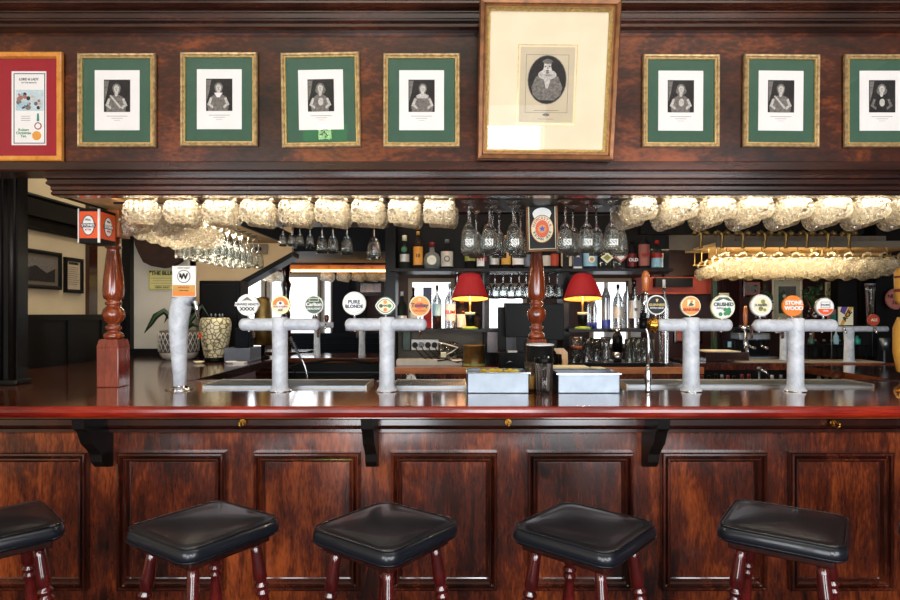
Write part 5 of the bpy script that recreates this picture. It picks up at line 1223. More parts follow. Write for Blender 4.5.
t = thing('coffee_pitcher', (X(557, 3.8), 3.8, CT), 'black jug with an angular pale wooden handle right of the straw glass', 'jug')
mb = MB(); mb.lathe([(.05, -.0), (.048, .11), (.04, .125)], 20, m=T(-.035, .02, 0)); mb.build('jug_body', 'black_plastic', t)
mb = MB(); k = 3.8/600; mb.prism([(-3*k, 21*k), (6*k, 21*k), (10*k, 17*k), (10.5*k, 8*k), (9*k, 0.5*k), (4*k, 0.5*k), (5*k, 8*k), (4*k, 15*k), (-3*k, 16*k)], -.02, .0); mb.build('handle', 'pale_wood', t)
mb = MB(); mb.box(X(556, 3.6), X(590, 3.6), 3.6, 3.75, CT-.06, Z(367, 3.6), bv=.006); tag(mb.build('white_tub', 'badge_cream'), 'cream plastic tub behind the right steel bin', 'tub')
mb = MB(); mb.box(X(594, 3.6), X(606, 3.6), 3.6, 3.7, CT-.06, Z(368, 3.6), bv=.006); tag(mb.build('white_tub', 'badge_cream'), 'small cream tub right of the long cream tub', 'tub')
# glasses on the counter, right
mb = MB(); mb.box(X(566, 4.0), X(664, 4.0), 3.98, 4.3, Z(366, 4.0), Z(363, 4.0)); G = Z(363, 4.0); tag(mb.build('black_bar_mat', 'black_rubber'), 'black mat shelf under the glasses right of the jug', 'mat')
tumbler('tumbler', 576, G, 12, 13, 4.08, 'squat clear tumbler, bottom of the little stack at left'); 
mb = MB(); mb.lathe([(.044, 0), (.044, .022)], 20); tag(mb.build('brown_coaster_stack', 'mahogany', None, loc=(X(576, 4.08), 4.08, G+13*4.08/600+.001)), 'dark brown disc between two stacked tumblers', 'coaster')
tumbler('tumbler', 576, G+13*4.08/600+.024, 11, 9, 4.08, 'squat clear tumbler on top of the brown disc')
tumbler('tumbler', 588, G, 11, 24, 4.12, 'tall clear tumbler beside the stacked tumblers'); tumbler('tumbler', 597, G, 10, 22, 4.2, 'clear tumbler between the stack and the carafe')
t = thing('carafe', (X(606, 4.08), 4.08, G), 'clear waisted glass carafe', 'carafe')
mb = MB(); r = .04; mb.lathe([(r, 0), (r*.95, .03), (r*.6, .12), (r*.95, .17), (r*.9, .17), (r*.55, .12), (r*.9, .03), (.001, .008)], 20); mb.build('glass_body', 'clear_glass', t)
t = thing('cocktail_shaker', (X(617.5, 4.06), 4.06, G), 'dark-bodied cocktail shaker with steel base between carafe and tumblers', 'shaker')
mb = MB(); mb.lathe([(.026, 0), (.036, .07)], 20); mb.build('steel_cup', 'chrome', t); mb = MB(); mb.lathe([(.0365, .07), (.034, .17), (.022, .20)], 20); mb.build('upper_cup', 'black_plastic', t); mb = MB(); mb.lathe([(.018, .20), (.016, .225), (.004, .23)], 16); mb.build('cap', 'chrome', t)
for i, px in enumerate((629, 638.5, 650)): tumbler('tall_tumbler', px, G, 9.4, 23, 4.06, 'tall ribbed clear tumbler right of the shaker, %s of three' % ['left', 'middle', 'right'][i])
for i, px in enumerate((633.5, 643)): tumbler('tall_tumbler', px, G, 9, 23, 4.2, 'tall ribbed clear tumbler standing behind the front three, %s' % ['left', 'right'][i])
mb = MB(); mb.box(X(631, 4.4), X(640, 4.4), 4.38, 4.40, Z(337, 4.4), Z(329, 4.4)); tag(mb.build('price_card', 'paper'), 'small white card under the lower right bottle shelf', 'card')
mb = MB(); mb.box(X(604, 4.4), X(614, 4.4), 4.38, 4.40, Z(339, 4.4), Z(328, 4.4)); tag(mb.build('price_card', 'paper'), 'white card behind the carafe', 'card')
# tall silver-capped bottle and wooden handle near the black badge
bottle(664, Z(364, 4.05), 9, 84, 'tall', 'clear_glass', 'badge_white', None, 'tall clear bottle with silver cap behind the black round badge', Y=4.05)

# ------------------------------------------------------------------ behind the left taps: far counter, hoses, spray
mb = MB(); mb.box(-1.30, X(399, 4.7), 4.68, 5.25, 1.06, 1.10, bv=.006); tag(mb.build('far_counter', 'bar_top_wood'), 'reddish wooden counter behind the left taps, in front of the far windows', 'counter')
mb = MB(); mb.box(-1.29, X(397, 4.7), 4.74, 5.1, 0, 1.058, mat='black_wood'); mb.box(-1.29, X(397, 4.7), 4.72, 4.74, .98, .985, mat='grey_plastic'); mb.box(-1.29, X(397, 4.7), 4.72, 4.74, .90, .905, mat='grey_plastic'); tag(mb.build('under_counter_fridge', None), 'black under-counter fridge below the far left counter', 'fridge')
for i, (a, pts) in enumerate([('long black rubber hose arching behind the left drip tray', [(268, 392), (276, 372), (300, 364), (330, 360), (352, 360), (372, 363)]), ('second black rubber hose curving below the first', [(292, 390), (300, 380), (330, 377), (360, 378), (380, 374)]), ('third black hose lying low left of the spray arm', [(288, 366), (295, 372), (304, 384)])]):
    mb = MB(); mb.tube([P(x, y, 4.2-.05*i) for x, y in pts], .011-.003*i, 8); tag(mb.build('rubber_hose', 'black_rubber'), a, 'hose')
t = thing('spray_hose', (X(312, 3.6), 3.6, Z(360, 3.6)), 'chrome coiled spray arm leaning behind the leftmost T-shaped tap', 'faucet')
o = t.location
def L_(px, py, Y=3.6): return tuple(P(px, py, Y)-o)
mb = MB(); pts = []
for k in range(40):
    f = k/39; c = P(290+10*f, 337+20*f, 3.6)-o; pts.append((c.x+.010*math.cos(k*1.6), c.y+.010*math.sin(k*1.6), c.z))
mb.tube(pts, .0035, 6); mb.build('coil', 'steel', t)
mb = MB(); mb.tube([L_(299, 356), L_(303, 361), L_(306, 370), L_(308, 382), L_(309, 396)], .006, 8); mb.build('arm', 'chrome', t)
def small_tap(px, py0, py1, Y, base, lab, aw, w=8, bal=None, aL=-10, aR=10):
    t = thing('far_beer_tap', (X(px, Y), Y, base), lab, 'beer tap', 'far beer taps on the back counters')
    k = Y/600; hz = Z(py0, Y)-base
    mb = MB(); mb.lathe([(w*k*.62, 0), (w*k*.5, .01), (w*k*.45, hz*.6), (w*k*.5, hz)], 20); mb.build('column', 'marble', t)
    mb = MB(); mb.tube([(aL*k, 0, hz), (0, 0, hz), (aR*k, 0, hz)], aw*k/2, 14); mb.build('cross_arm', 'marble', t)
    for dx in (aL*.6, aR*.6):
        mb = MB(); mb.tube([(dx*k, 0, hz), (dx*k, -.03, hz+.005), (dx*k, -.05, hz-.03)], .008, 8); mb.build('spout', 'chrome', t)
        mb = MB(); mb.lathe([(.008, hz+.02), (.02, hz+.04), (.022, hz+.07), (.010, hz+.085)], 12, m=T(dx*k, 0, 0)); mb.build('handle', 'mahogany', t)
    return t
small_tap(317, 325, 352, 4.95, 1.10, 'small pale far tap column behind the leftmost T-shaped tap', 6, 6.5, aL=-4, aR=16)
small_tap(362, 328, 352, 4.95, 1.10, 'small pale far tap column in front of the dark blue panel', 6, 6.5, aL=-16, aR=4)
# small turned post in the far window
t = thing('turned_post', (X(286, 5.6), 5.6, 1.1), 'small dark turned post standing in front of the far left window', 'post')
mb = MB(); mb.lathe([(.05, 0), (.045, .25), (.03, .28), (.045, .33), (.04, .36), (.028, .38), (.036, .55), (.05, .62), (.03, .66), (.04, .84)], 18); mb.build('turned_shaft', 'mahogany_dark', t)
mb = MB(); mb.box(-1.75, -1.3, 5.4, 5.8, 0, 1.10); tag(mb.build('window_ledge', 'mahogany_long'), 'dark ledge below the far left window', 'ledge')
# fan-shaped brown lampshade behind the grey badge
t = thing('copper_lamp', (X(263, 4.6), 4.6, 1.105), 'brown and brass tapered lamp hood behind the silver-grey badge', 'lamp')
mb = MB(); mb.lathe([(.075, .10), (.07, .25), (.055, .42), (.045, .46), (.02, .47)], 24); mb.build('hood', 'old_brass', t); mb = MB(); mb.lathe([(.05, 0), (.05, .015), (.015, .03), (.015, .12)], 20); mb.build('base', 'black_plastic', t)

# ------------------------------------------------------------------ left arm: plant, vase, speaker, notices
YA = 4.45
t = thing('potted_plant', (X(179, YA), YA, TOP), 'arching dark-leaved plant in a grey lattice-patterned pot', 'potted plant')
r = 18.5*YA/600
mb = MB(); mb.lathe([(r*.6, 0), (r*.8, .012), (r*.93, .035), (r*.97, .055)], 36); mb.build('pot_base', 'stone_white', t)
mb = MB(); mb.lathe([(r*.97, .055), (r, .10), (r, .18), (r*.95, .215), (r*.90, .215), (r*.92, .16), (r*.5, .15)], 36, cap=False); pt = mb.build('pot', 'grey_fabric_pot', t)
mb = MB()
for k in range(22):
    for s in (-1, 1):
        a0 = 2*math.pi*k/22; mb.tube([((r+.002)*math.cos(a0+s*f*.55), (r+.002)*math.sin(a0+s*f*.55), .062+.14*f) for f in (0, .25, .5, .75, 1)], .0035, 4)
mb.build('lattice', 'stone_white', pt)
mb = MB(); mb.lathe([(r*.9, .15), (.001, .16)], 20, cap=False); mb.build('soil', 'black_wood', t)
def blade(pts, w, name='leaf'):
    mb = MB(); n = len(pts); pts = [Vector(p) for p in pts]; a = []; b = []
    rows = []
    for i, p in enumerate(pts):
        f = i/(n-1); ww = w*math.sin(math.pi*min(1, .12+f*.88))**.7
        d = (pts[min(i+1, n-1)]-pts[max(i-1, 0)]).normalized(); s = d.cross(Vector((0, 1, .2))).normalized()
        rows.append([p-s*ww, p+Vector((0, -.006, 0)), p+s*ww, p+Vector((0, .004, 0))])
    mb.loops(rows, cap0=True, cap1=True); mb.build(name, 'leaf', t)
def L2(px, py, d=0): v = P(px, py, YA); return (v.x-X(179, YA), d, v.z-TOP)
blade([L2(176, 330), L2(172, 318, -.02), L2(166, 311, -.03), L2(159, 316, -.05), L2(154, 325, -.06), L2(149, 333, -.07)], .024)
blade([L2(176, 332), L2(171, 318), L2(166, 316, .02), L2(162, 323, .04)], .014)
blade([L2(180, 332), L2(184, 318), L2(192, 308), L2(200, 310)], .020)
blade([L2(182, 332), L2(190, 318, .04), L2(199, 306, .06), L2(206, 318, .07)], .018)
blade([L2(178, 332), L2(178, 314, .05), L2(172, 302, .08)], .018)
blade([L2(183, 332), L2(195, 324, -.05), L2(203, 326, -.08), L2(206, 334, -.1)], .016)
YV = 4.3; t = thing('ceramic_vase', (X(215.5, YV), YV, TOP), 'cream crackled ceramic vase with a red flower motif and dark foot', 'vase')
k = YV/600
m_, n_, l_, p_ = nm('crackle_glaze'); tc = n_.new('ShaderNodeTexCoord'); v = n_.new('ShaderNodeTexVoronoi'); v.feature = 'DISTANCE_TO_EDGE'; v.inputs['Scale'].default_value = 34; l_.new(tc.outputs['Object'], v.inputs['Vector'])
cr = n_.new('ShaderNodeValToRGB'); cr.color_ramp.elements[0].color = rgb(74, 66, 52); cr.color_ramp.elements[0].position = .03; cr.color_ramp.elements[1].color = rgb(212, 202, 164); cr.color_ramp.elements[1].position = .14
l_.new(v.outputs['Distance'], cr.inputs['Fac']); l_.new(cr.outputs['Color'], p_.inputs['Base Color']); p_.inputs['Roughness'].default_value = .3
mb = MB(); mb.lathe([(10*k, .03), (11*k, .05), (13*k, 18*k), (15*k, 32*k), (15.2*k, 37*k), (14*k, 42*k), (12.5*k, 43.5*k), (11*k, 43*k), (11*k, 40*k)], 32, cap=False); vb = mb.build('vase_body', 'crackle_glaze', t)
mb = MB(); mb.lathe([(10.5*k, 0), (11*k, .012), (10*k, .03)], 32); mb.build('foot', 'black_plastic', t)
mb = MB()
for a in range(6):
    an = a*math.pi/3; mb.sphere(.010, m=T(-.083+.009*math.cos(an), -.060, 26*k+.012*math.sin(an)), seg=8, rings=4)
mb.build('flower_motif', 'orange_paint', vb)
for i, dx in enumerate((-.03, .0, .03, .05)):
    mb = MB(); mb.lathe([(.005, 36*k), (.005, 45*k), (.009, 46*k), (.004, 47.5*k)], 8, m=T(dx, 0, 0)); mb.build('stopper', 'steel', t)
YS = 4.55; t = thing('loudspeaker', (X(219, YS), YS, TOP), 'large black loudspeaker box behind the cream vase', 'speaker')
k = YS/600
mb = MB(); mb.box(-20*k, 21*k, 0, .2, 0, 78*k, bv=.01); mb.build('cabinet', 'black_plastic', t); mb = MB(); mb.box(-17*k, 18*k, -.008, 0, 6*k, 74*k, bv=.003); mb.build('grille', 'black_rubber', t)
t = thing('cash_drawer', (X(266, 4.2), 4.2, TOP), 'grey-blue steel box on the counter behind the leftmost T-shaped tap', 'box')
mb = MB(); mb.box(X(247, 4.2)-X(266, 4.2), .05, 0, .25, 0, .10, bv=.006); mb.build('case', 'grey_plastic', t); mb = MB(); mb.box(-.06, .04, .0, .12, .10, .24, bv=.01); mb.build('upper_unit', 'dark_blue_paint', t)
t.location.x = -1.45
for i, (px, lab) in enumerate([(199, 'small cream bowl beside the vase foot'), (231, 'small white dish right of the vase'), (240, 'white paper slip right of the vase')]):
    mb = MB(); mb.lathe([(.02, 0), (.038, .014), (.036, .016), (.018, .004)], 18, cap=True) if i < 2 else mb.box(-.04, .04, -.03, .03, 0, .012, bv=.002)
    tag(mb.build('bowl' if i < 2 else 'paper_pad', 'badge_cream' if i == 0 else 'badge_white', None, loc=(X(px, 4.1), 4.1, TOP)), lab, 'dish' if i < 2 else 'paper')
# notices, frames on the left
Yw = Ye-.001
t = thing('wall_notice', (X(163, Yw), Yw, Z(280, Yw)), 'yellow notice headed THE BLUE with small lines of print', 'notice'); k = Yw/600
mb = MB(); mb.box(-14*k, 14*k, -.008, 0, -10*k, 10*k); mb.build('board', 'yellow_notice', t)
mb = MB(); mb.ring(-13.6*k, 13.6*k, -9.6*k, 9.6*k, [(0, -.008), (0, -.0095), (.004, -.0095), (.004, -.008)], 'olive'); letters(mb, '"THE BLUE"', .042, 0, -.009, 6.6*k, 'text_black', bold=.03)
for i, w in enumerate((.19, .16, .19, .14)): mb.box(-w/2, w/2, -.0092, -.008, .012-i*.02, .015-i*.02, 'ink_mid')
letters(mb, 'OPEN  DAILY', .020, 0, -.009, -7.5*k, 'text_black'); mb.build('lettering', None, t)
def side_frame(name, y0, y1, z0, z1, lab, inner, frame='black_wood', cat='picture', mat='old_paper'):
    t = thing(name, (LW, (y0+y1)/2, (z0+z1)/2), lab, cat, rz=90); w, h = (y1-y0)/2, (z1-z0)/2
    mb = MB(); mb.ring(-w, w, -h, h, [(0, 0), (0, -.02), (.012, -.024), (.024, -.016), (.026, -.006)]); mb.box(-w, w, -.004, 0, -h, h); mb.build('frame', frame, t)
    mb = MB(); mb.box(-w+.024, w-.024, -.008, -.004, -h+.024, h-.024); q = mb.build('mat_board', mat, t)
    mb = MB(); inner(mb, w, h); mb.build('print', None, q)
    return t
def land(mb, w, h):
    mb.box(-w*.7, w*.7, -.010, -.008, -h*.6, h*.6, 'ink_mid'); mb.prism([(-w*.7, -h*.6), (-w*.7, 0), (-w*.2, h*.2), (w*.3, -.02), (w*.7, h*.1), (w*.7, -h*.6)], -.0115, -.009, 'ink_dark')
def textp(mb, w, h):
    letters(mb, 'REMEMBER', .022, 0, -.010, h*.68, 'text_black')
    for i in range(9): mb.box(-w*.6, w*(.6-.1*(i % 3)), -.0095, -.008, h*(.45-i*.12), h*(.45-i*.12)+.003, 'ink_mid')
side_frame('framed_picture', 3.66, 4.07, Z(289, 3.9), Z(263, 3.9)+.08, 'dark-framed landscape picture on the cream left wall', land, mat='grey_panel')
side_frame('framed_text', 4.11, 4.31, Z(293, 4.2), Z(258, 4.2), 'narrow dark-framed sheet of printed text on the left wall', textp, mat='old_paper')
side_frame('framed_picture', 3.62, 4.33, Z(236, 4.1), Z(220, 4.1)+.12, 'large dark-framed picture high on the left wall', lambda mb, w, h: mb.box(-w*.8, w*.8, -.010, -.008, -h*.5, h*.5, 'badge_black'), mat='black_wood')
mb = MB(); mb.box(LW, LW+.03, 4.36, 4.46, 1.44, 3.0); struct(mb.build('trim_wall_post', 'mahogany_dark'))
mb = MB(); mb.box(LW-.02, LW+.06, 3.2, 4.42, Z(222, 4.0), Z(206, 4.0)); struct(mb.build('trim_picture_rail', 'black_wood'))
# brown swag below the left mugs, and its dark twin on the right
def swag(px0, px1, py0, py1, Y, lab, mat, shape):
    t = None; mb = MB(); pts = []
    mb.loops([[(X(px0+(px1-px0)*a, Y), Y+d, Z(py0+(py1-py0)*b, Y)) for a, b in shape] for d in (-.02, 0, .04)], mat, cap0=True, cap1=True, smooth=False)
    o = mb.build('hanging_swag', None); tag(o, lab, 'valance')
swag(134, 186, 233, 268, 4.855, 'dark brown scooped fabric valance hanging below the left receding mugs', 'brown_fabric', [(0, 0), (.04, .35), (.12, .62), (.2, .84), (.35, .95), (.55, 1), (.75, .95), (.9, .82), (1, .6), (1, 0)])
swag(664, 724, 248, 277, 5.155, 'dark red scooped valance beside the golden-lit mug rack', 'oxblood_wall', [(0, .1), (0, 1), (.3, .98), (.55, .88), (.8, .70), (.95, .4), (1, 0), (.6, 0)])
t = thing('wall_switch', (X(259, Ye), Ye-.002, Z(249, Ye)), 'grey double switch plate on the sloping tan panel', 'switch'); k = Ye/600
mb = MB(); mb.box(-9*k, 9*k, -.012, 0, -5*k, 5*k, bv=.003); mb.build('plate', 'grey_panel', t)
for dx in (-2, 2): 
    mb = MB(); mb.box(dx*k-.008, dx*k+.008, -.018, -.012, -.012, .012); mb.build('rocker', 'badge_black', t)
# dark bulkhead over the far left opening
mb = MB(); mb.box(X(262, 5.0), X(392, 5.0), 4.95, 6.1, Z(263, 6.1), 3.0); struct(mb.build('trim_bulkhead', 'dark_blue_paint'))
# menu frame hanging right of the far windows
t = thing('wall_picture', (X(371, 6.4), 6.38, Z(288, 6.4)), 'dark-framed small picture below the orange-lit rack', 'picture'); k = 6.4/600
mb = MB(); mb.ring(-14*k, 14*k, -8*k, 8*k, [(0, 0), (0, -.03), (.03, -.03), (.04, -.01)]); mb.build('frame', 'black_wood', t); mb = MB(); mb.box(-12*k, 12*k, -.012, 0, -6*k, 6*k); mb.build('print', 'mahogany', t)

# ------------------------------------------------------------------ right: far counter and its clutter
YC = 4.05; FT = Z(363, YC)
t = thing('far_bar_counter', (X(790, YC), YC, 0), 'long dark red far counter with pale front ledge at the right', 'counter')
ox = X(790, YC)
mb = MB(); mb.slab([(X(697, YC)-ox, 0), (X(893, YC)-ox, 0), (X(880, YC)-ox+.25, .55), (X(697, YC)-ox, .55)], FT-.04, FT-.004); mb.build('counter_top', 'mahogany_long', t)
mb = MB(); mb.box(X(697, YC)-ox, X(893, YC)-ox, -.012, 0, FT-.046, FT); mb.build('edging', 'mahogany', t)
mb = MB(); mb.box(X(745, YC)-ox, X(888, YC)-ox, .03, .30, FT-.004, FT+.004); mb.build('inlay_tray', 'tray_steel', t)
mb = MB(); mb.box(X(699, YC)-ox, X(880, YC)-ox, .06, .5, 0, FT-.04); mb.build('cabinet', 'black_wood', t)
FT2 = FT+.004
rr = random.Random(21)
for i, px in enumerate([702, 709, 716, 722, 728, 734, 742, 749, 772, 781, 819, 826, 834, 841]):   # bottles in the speed rail
    Y = 3.9; t = thing('speed_rail_bottle', (X(px, Y), Y, Z(381, Y)-.12), 'dark bottle neck in the rail below the far right counter, %s' % pos(i, 14), 'bottle', 'bottles in the speed rail')
    mb = MB(); mb.lathe([(.022, 0), (.024, .05), (.010, .09), (.009, .13)], 10); mb.build('bottle_body', rr.choice(['dark_glass', 'green_glass', 'dark_glass']), t)
    mb = MB(); mb.lathe([(.011, .13), (.010, .15+rr.uniform(0, .02))], 10); mb.build('pourer', rr.choice(['steel', 'black_plastic', 'badge_grey', 'burgundy']), t)
mb = MB(); mb.box(X(699, 3.86), X(850, 3.86), 3.85, 3.96, Z(381, 3.86)-.13, Z(381, 3.86)-.121, mat=None); mb.box(X(699, 3.86), X(850, 3.86), 3.85, 3.856, Z(381, 3.86)-.12, Z(381, 3.86)-.02); tag(mb.build('speed_rail', 'steel'), 'steel speed rail below the far right counter', 'rail')
t = thing('wooden_crate_box', (X(727, 4.2), 4.2, FT), 'flat dark red wooden box with pale top on the far counter', 'box'); k = 4.2/600
mb = MB(); mb.box(-21*k, 22*k, 0, .25, 0, 9*k); mb.build('case', 'mahogany_dark', t); mb = MB(); mb.box(-17*k, 14*k, .0, .2, 9*k, 10*k); mb.build('pale_lid', 'cream_mat', t)
t = thing('espresso_machine', (X(762, 4.42), 4.42, FT2), 'dark and steel espresso machine behind the rightmost near tap', 'machine'); k = 4.42/600
mb = MB(); mb.box(-22*k, 14*k, .1, .3, 0, 30*k, bv=.01); mb.build('body', 'black_plastic', t); mb = MB(); mb.box(-24*k, 8*k, -.02, .12, 18*k, 25*k, bv=.01); mb.build('brew_head', 'steel', t)
for dx in (-14, -2): mb = MB(); mb.tube([(dx*k, 0, 18*k), (dx*k, -.02, 12*k), (dx*k, -.1, 11*k)], .01, 8); mb.build('portafilter', 'chrome', t)
mb = MB(); mb.tube([(-17*k, -.03, 24*k), (-17*k, -.04, 8*k), (-16*k, -.05, 2*k)], .006, 8); mb.build('steam_wand', 'chrome', t)
mb = MB(); mb.box(-22*k, 12*k, -.06, .08, 0, 2*k); mb.build('drip_grid', 'steel', t)
t = thing('wooden_pull_handle', (X(745.5, 4.3), 4.3, Z(327, 4.3)), 'orange wooden tap handle standing left of the pale green badge', 'tap handle'); k = 4.3/600
mb = MB(); mb.lathe([(.008, 0), (.014, .03), (.017, .08), (.012, .14), (.006, .15)], 14); mb.build('handle', 'orange_wood', t); mb = MB(); mb.tube([(-.03, 0, -.02), (0, 0, 0), (.03, 0, -.01)], .014, 8); mb.tube([(0, 0, 0), (0, 0, Z(363, 4.3)-Z(327, 4.3))], .012, 8); mb.build('valve', 'chrome', t)
small_tap(784, 330, 361, 4.25, FT2, 'pale pink-white far tap column half hidden by the rightmost near tap', 6, 8, aL=-8, aR=8)
o = small_tap(849, 329, 365, 4.12, FT2, 'far T-shaped tap with an orange round badge near the right edge', 5.5, 9.5, aL=-13, aR=38)
mb = MB(); mb.disc(X(871, 4.12)-o.location.x, -.03, Z(320, 4.12)-FT2, .040, .014); b = mb.build('tap_badge', 'brick_red_paint', o); mb = MB(); letters(mb, 'ALE', .026, X(871, 4.12)-o.location.x, -.0315, Z(320, 4.12)-FT2, 'badge_cream'); mb.build('lettering', None, b)
x = X(843, 4.12)-o.location.x
k = 4.12/600; mb = MB(); q = T(x, -.03, Z(316, 4.12)-FT2) @ R(0, 'Y')
mb.box(-.048, .050, 0, .01, -.062, .062, 'badge_cream', q); mb.prism([(-.04, -.06), (-.02, -.062), (.05, .062), (.02, .062)], -.002, 0, 'yellow_label', q); mb.prism([(-.03, .062), (.012, .062), (-.01, .01), (-.04, .03)], -.002, 0, 'purple', q)
b = mb.build('tap_badge', None, o, label='rectangular cream, yellow and purple badge'); mb = MB(); letters(mb, 'ACE', .042, .006, -.004, -.004, 'text_black', q @ R(-55, 'Y'), bold=.03); mb.build('lettering', None, b)
mb = MB(); t = thing('menu_card', (X(832, 4.3), 4.3, FT2), 'pink and teal card behind the white and orange badge', 'card'); k = 4.3/600
mb.box(-4*k, 4*k, 0, .01, 37*k, 50*k, 'dusty_pink'); mb.prism([(-4*k, 37*k), (4*k, 37*k), (4*k, 46*k), (0, 45*k)], -.002, 0, 'teal'); mb.build('card', None, t); mb = MB(); mb.tube([(0, .005, 0), (0, .005, 37*k)], .004, 6); mb.build('stand', 'steel', t)
def small_bottle(px, py, w, h, mat, lab, Y=4.3, cap='black_plastic'):
    t = thing('small_bottle', (X(px, Y), Y, py), lab, 'bottle', 'bottles on the far right counter'); k = Y/600
    mb = MB(); mb.lathe([(w*k*.45, 0), (w*k*.5, h*k*.1), (w*k*.5, h*k*.55), (w*k*.2, h*k*.75), (w*k*.18, h*k)], 14); mb.build('bottle_body', mat, t); mb = MB(); mb.lathe([(w*k*.22, h*k*.96), (w*k*.2, h*k*1.1)], 10); mb.build('cap', cap, t)
mb = MB(); mb.box(X(806, 4.4), X(866, 4.4), 4.38, 4.55, Z(347, 4.4), Z(344.5, 4.4)); mb.box(X(806, 4.4), X(808, 4.4), 4.38, 4.4, FT2, Z(346, 4.4)); mb.box(X(864, 4.4), X(866, 4.4), 4.38, 4.4, FT2, Z(346, 4.4)); tag(mb.build('small_shelf_stand', 'black_plastic'), 'little black shelf stand on the far right counter', 'shelf')
zz = Z(344.5, 4.4)
small_bottle(811, zz, 6, 10, 'badge_green', 'dark green small bottle on the little black shelf', 4.44, 'badge_white'); small_bottle(857, zz, 6.5, 9, 'teal', 'teal blue small bottle right of the far tap', 4.44)
small_bottle(836, zz, 5, 14, 'sky_blue', 'pale blue slim bottle left of the far tap', 4.44, 'steel')
for i, px in enumerate((815, 824, 832, 839)): small_bottle(px, FT2, 6.5, 17, 'dark_glass' if i % 2 else 'green_glass', 'dark bottle beneath the little black shelf, %s' % pos(i, 4), 4.46, 'steel')
t = thing('steel_cup', (X(884.5, 4.3), 4.3, Z(350, 4.3)), 'steel and copper cup near the right edge above the far counter', 'cup')
mb = MB(); mb.lathe([(.026, 0), (.034, .085)], 20); mb.build('cup_body', 'steel', t); mb = MB(); mb.lathe([(.0268, .0), (.0352, .08)], 20, cap=False) if 0 else mb.box(-.005, .005, .0, .005, Z(364, 4.3)-Z(350, 4.3), 0); mb.build('stand', 'steel', t)
t = thing('chrome_arch_faucet', (X(881, 3.7), 3.7, Z(385, 3.7)), 'chrome arched faucet behind the right end of the bar', 'faucet'); k = 3.7/600
mb = MB(); mb.tube([(-6*k, 0, 0), (-6.3*k, 0, 8*k), (-4*k, 0, 14*k), (0, 0, 16*k), (4.5*k, 0, 13*k), (7*k, 0, 6*k), (7.5*k, 0, 2*k)], .010, 12); mb.build('arch_spout', 'chrome', t)
mb = MB(); mb.lathe([(.02, -.1), (.018, 0)], 16, m=T(-6*k, 0, 0)); mb.build('base', 'chrome', t)
mb = MB(); mb.box(X(850, 3.95), X(900, 3.95), 3.93, 3.96, Z(386, 3.95), Z(376, 3.95)); tag(mb.build('sink_splashback', 'tray_steel'), 'pale steel splashback behind the arched faucet', 'splashback')
t = thing('hose_tap', (X(760, 3.85), 3.8, Z(374, 3.85)), 'small chrome tap fitting below the far counter left of the rightmost near tap', 'faucet')
mb = MB(); mb.tube([(-.03, 0, .035), (0, -.02, .02), (.02, -.02, -.03)], .012, 8); mb.build('spout', 'chrome', t); mb = MB(); mb.lathe([(.018, 0), (.014, .02)], 12, m=T(-.03, 0, .03)); mb.build('knob', 'steel', t); mb = MB(); mb.tube([(-.03, 0, .03), (-.03, .0, -.09), (-.03, .03, -.17)], .007, 8); mb.build('pipe', 'steel', t)
# pictures and plants at the right
def flat_pic(px0, px1, py0, py1, Y, lab, fr, mat, fill):
    x0, x1, z0, z1 = X(px0, Y), X(px1, Y), Z(py1, Y), Z(py0, Y); cx, cz, w, h = (x0+x1)/2, (z0+z1)/2, (x1-x0)/2, (z1-z0)/2
    t = thing('framed_picture', (cx, Y, cz), lab, 'picture'); mb = MB(); mb.ring(-w, w, -h, h, [(0, .02), (0, -.01), (.012, -.014), (.02, -.004)]); mb.box(-w, w, 0, .02, -h, h); mb.build('frame', fr, t)
    mb = MB(); mb.box(-w+.015, w-.015, -.003, 0, -h+.015, h-.015); q = mb.build('mat_board', mat, t); mb = MB(); fill(mb, w, h); mb.build('print', None, q)
def f1(mb, w, h):
    mb.box(-w*.58, w*.58, -.005, -.003, -h*.6, h*.66, 'ink_mid'); mb.prism([(-w*.58, -h*.6), (-w*.58, h*.3), (-w*.2, h*.5), (w*.1, 0), (w*.58, h*.2), (w*.58, -h*.6)], -.006, -.003, 'badge_green')
    mb.disc(w*.25, -.008, h*.05, w*.14, .001, 'burgundy', seg=9); mb.disc(-w*.2, -.008, h*.2, w*.13, .001, 'badge_cream', seg=8); mb.disc(-w*.3, -.008, -h*.2, w*.2, .001, 'leaf', seg=8)
def f2(mb, w, h):
    mb.box(-w*.6, w*.6, -.005, -.003, -h*.6, h*.6, 'yellow_notice'); mb.disc(-w*.1, -.007, h*.2, w*.38, .001, 'brown_frame', seg=9, ry=h*.3); mb.box(-w*.12, w*.0, -.006, -.003, -h*.5, h*.1, 'ink_dark'); mb.disc(-w*.15, -.0075, -h*.4, w*.3, .001, 'badge_green', seg=7)
flat_pic(772, 802, 279, 322, 5.88, 'tall pale-green-matted picture behind the orange STONE & WOOD badge', 'cream_mat', 'badge_cream', f1)
flat_pic(825, 845, 282, 306, 5.88, 'yellow-cream matted picture of a tree near the white pipe', 'cream_mat', 'yellow_notice', f2)
flat_pic(743, 762, 280, 297, 5.43, 'small dim pink-brown picture left of the trailing plant', 'mahogany_dark', 'dusty_pink', lambda mb, w, h: mb.box(-w*.6, w*.6, -.005, -.003, -h*.5, h*.5, 'ink_mid'))
flat_pic(665, 683, 252, 278, 5.18, 'orange-red poster with a dark line figure, right of the top bottle shelf', 'dusty_pink', 'brick_red_paint', lambda mb, w, h: [mb.tube([(0, -.006, h*.5), (-w*.4, -.006, h*.2), (w*.1, -.006, 0), (-w*.3, -.006, -h*.4)], .006, 5, 'ink_dark'), mb.tube([(0, -.006, h*.5), (w*.3, -.006, h*.1), (w*.1, -.006, -h*.4)], .006, 5, 'ink_dark')])
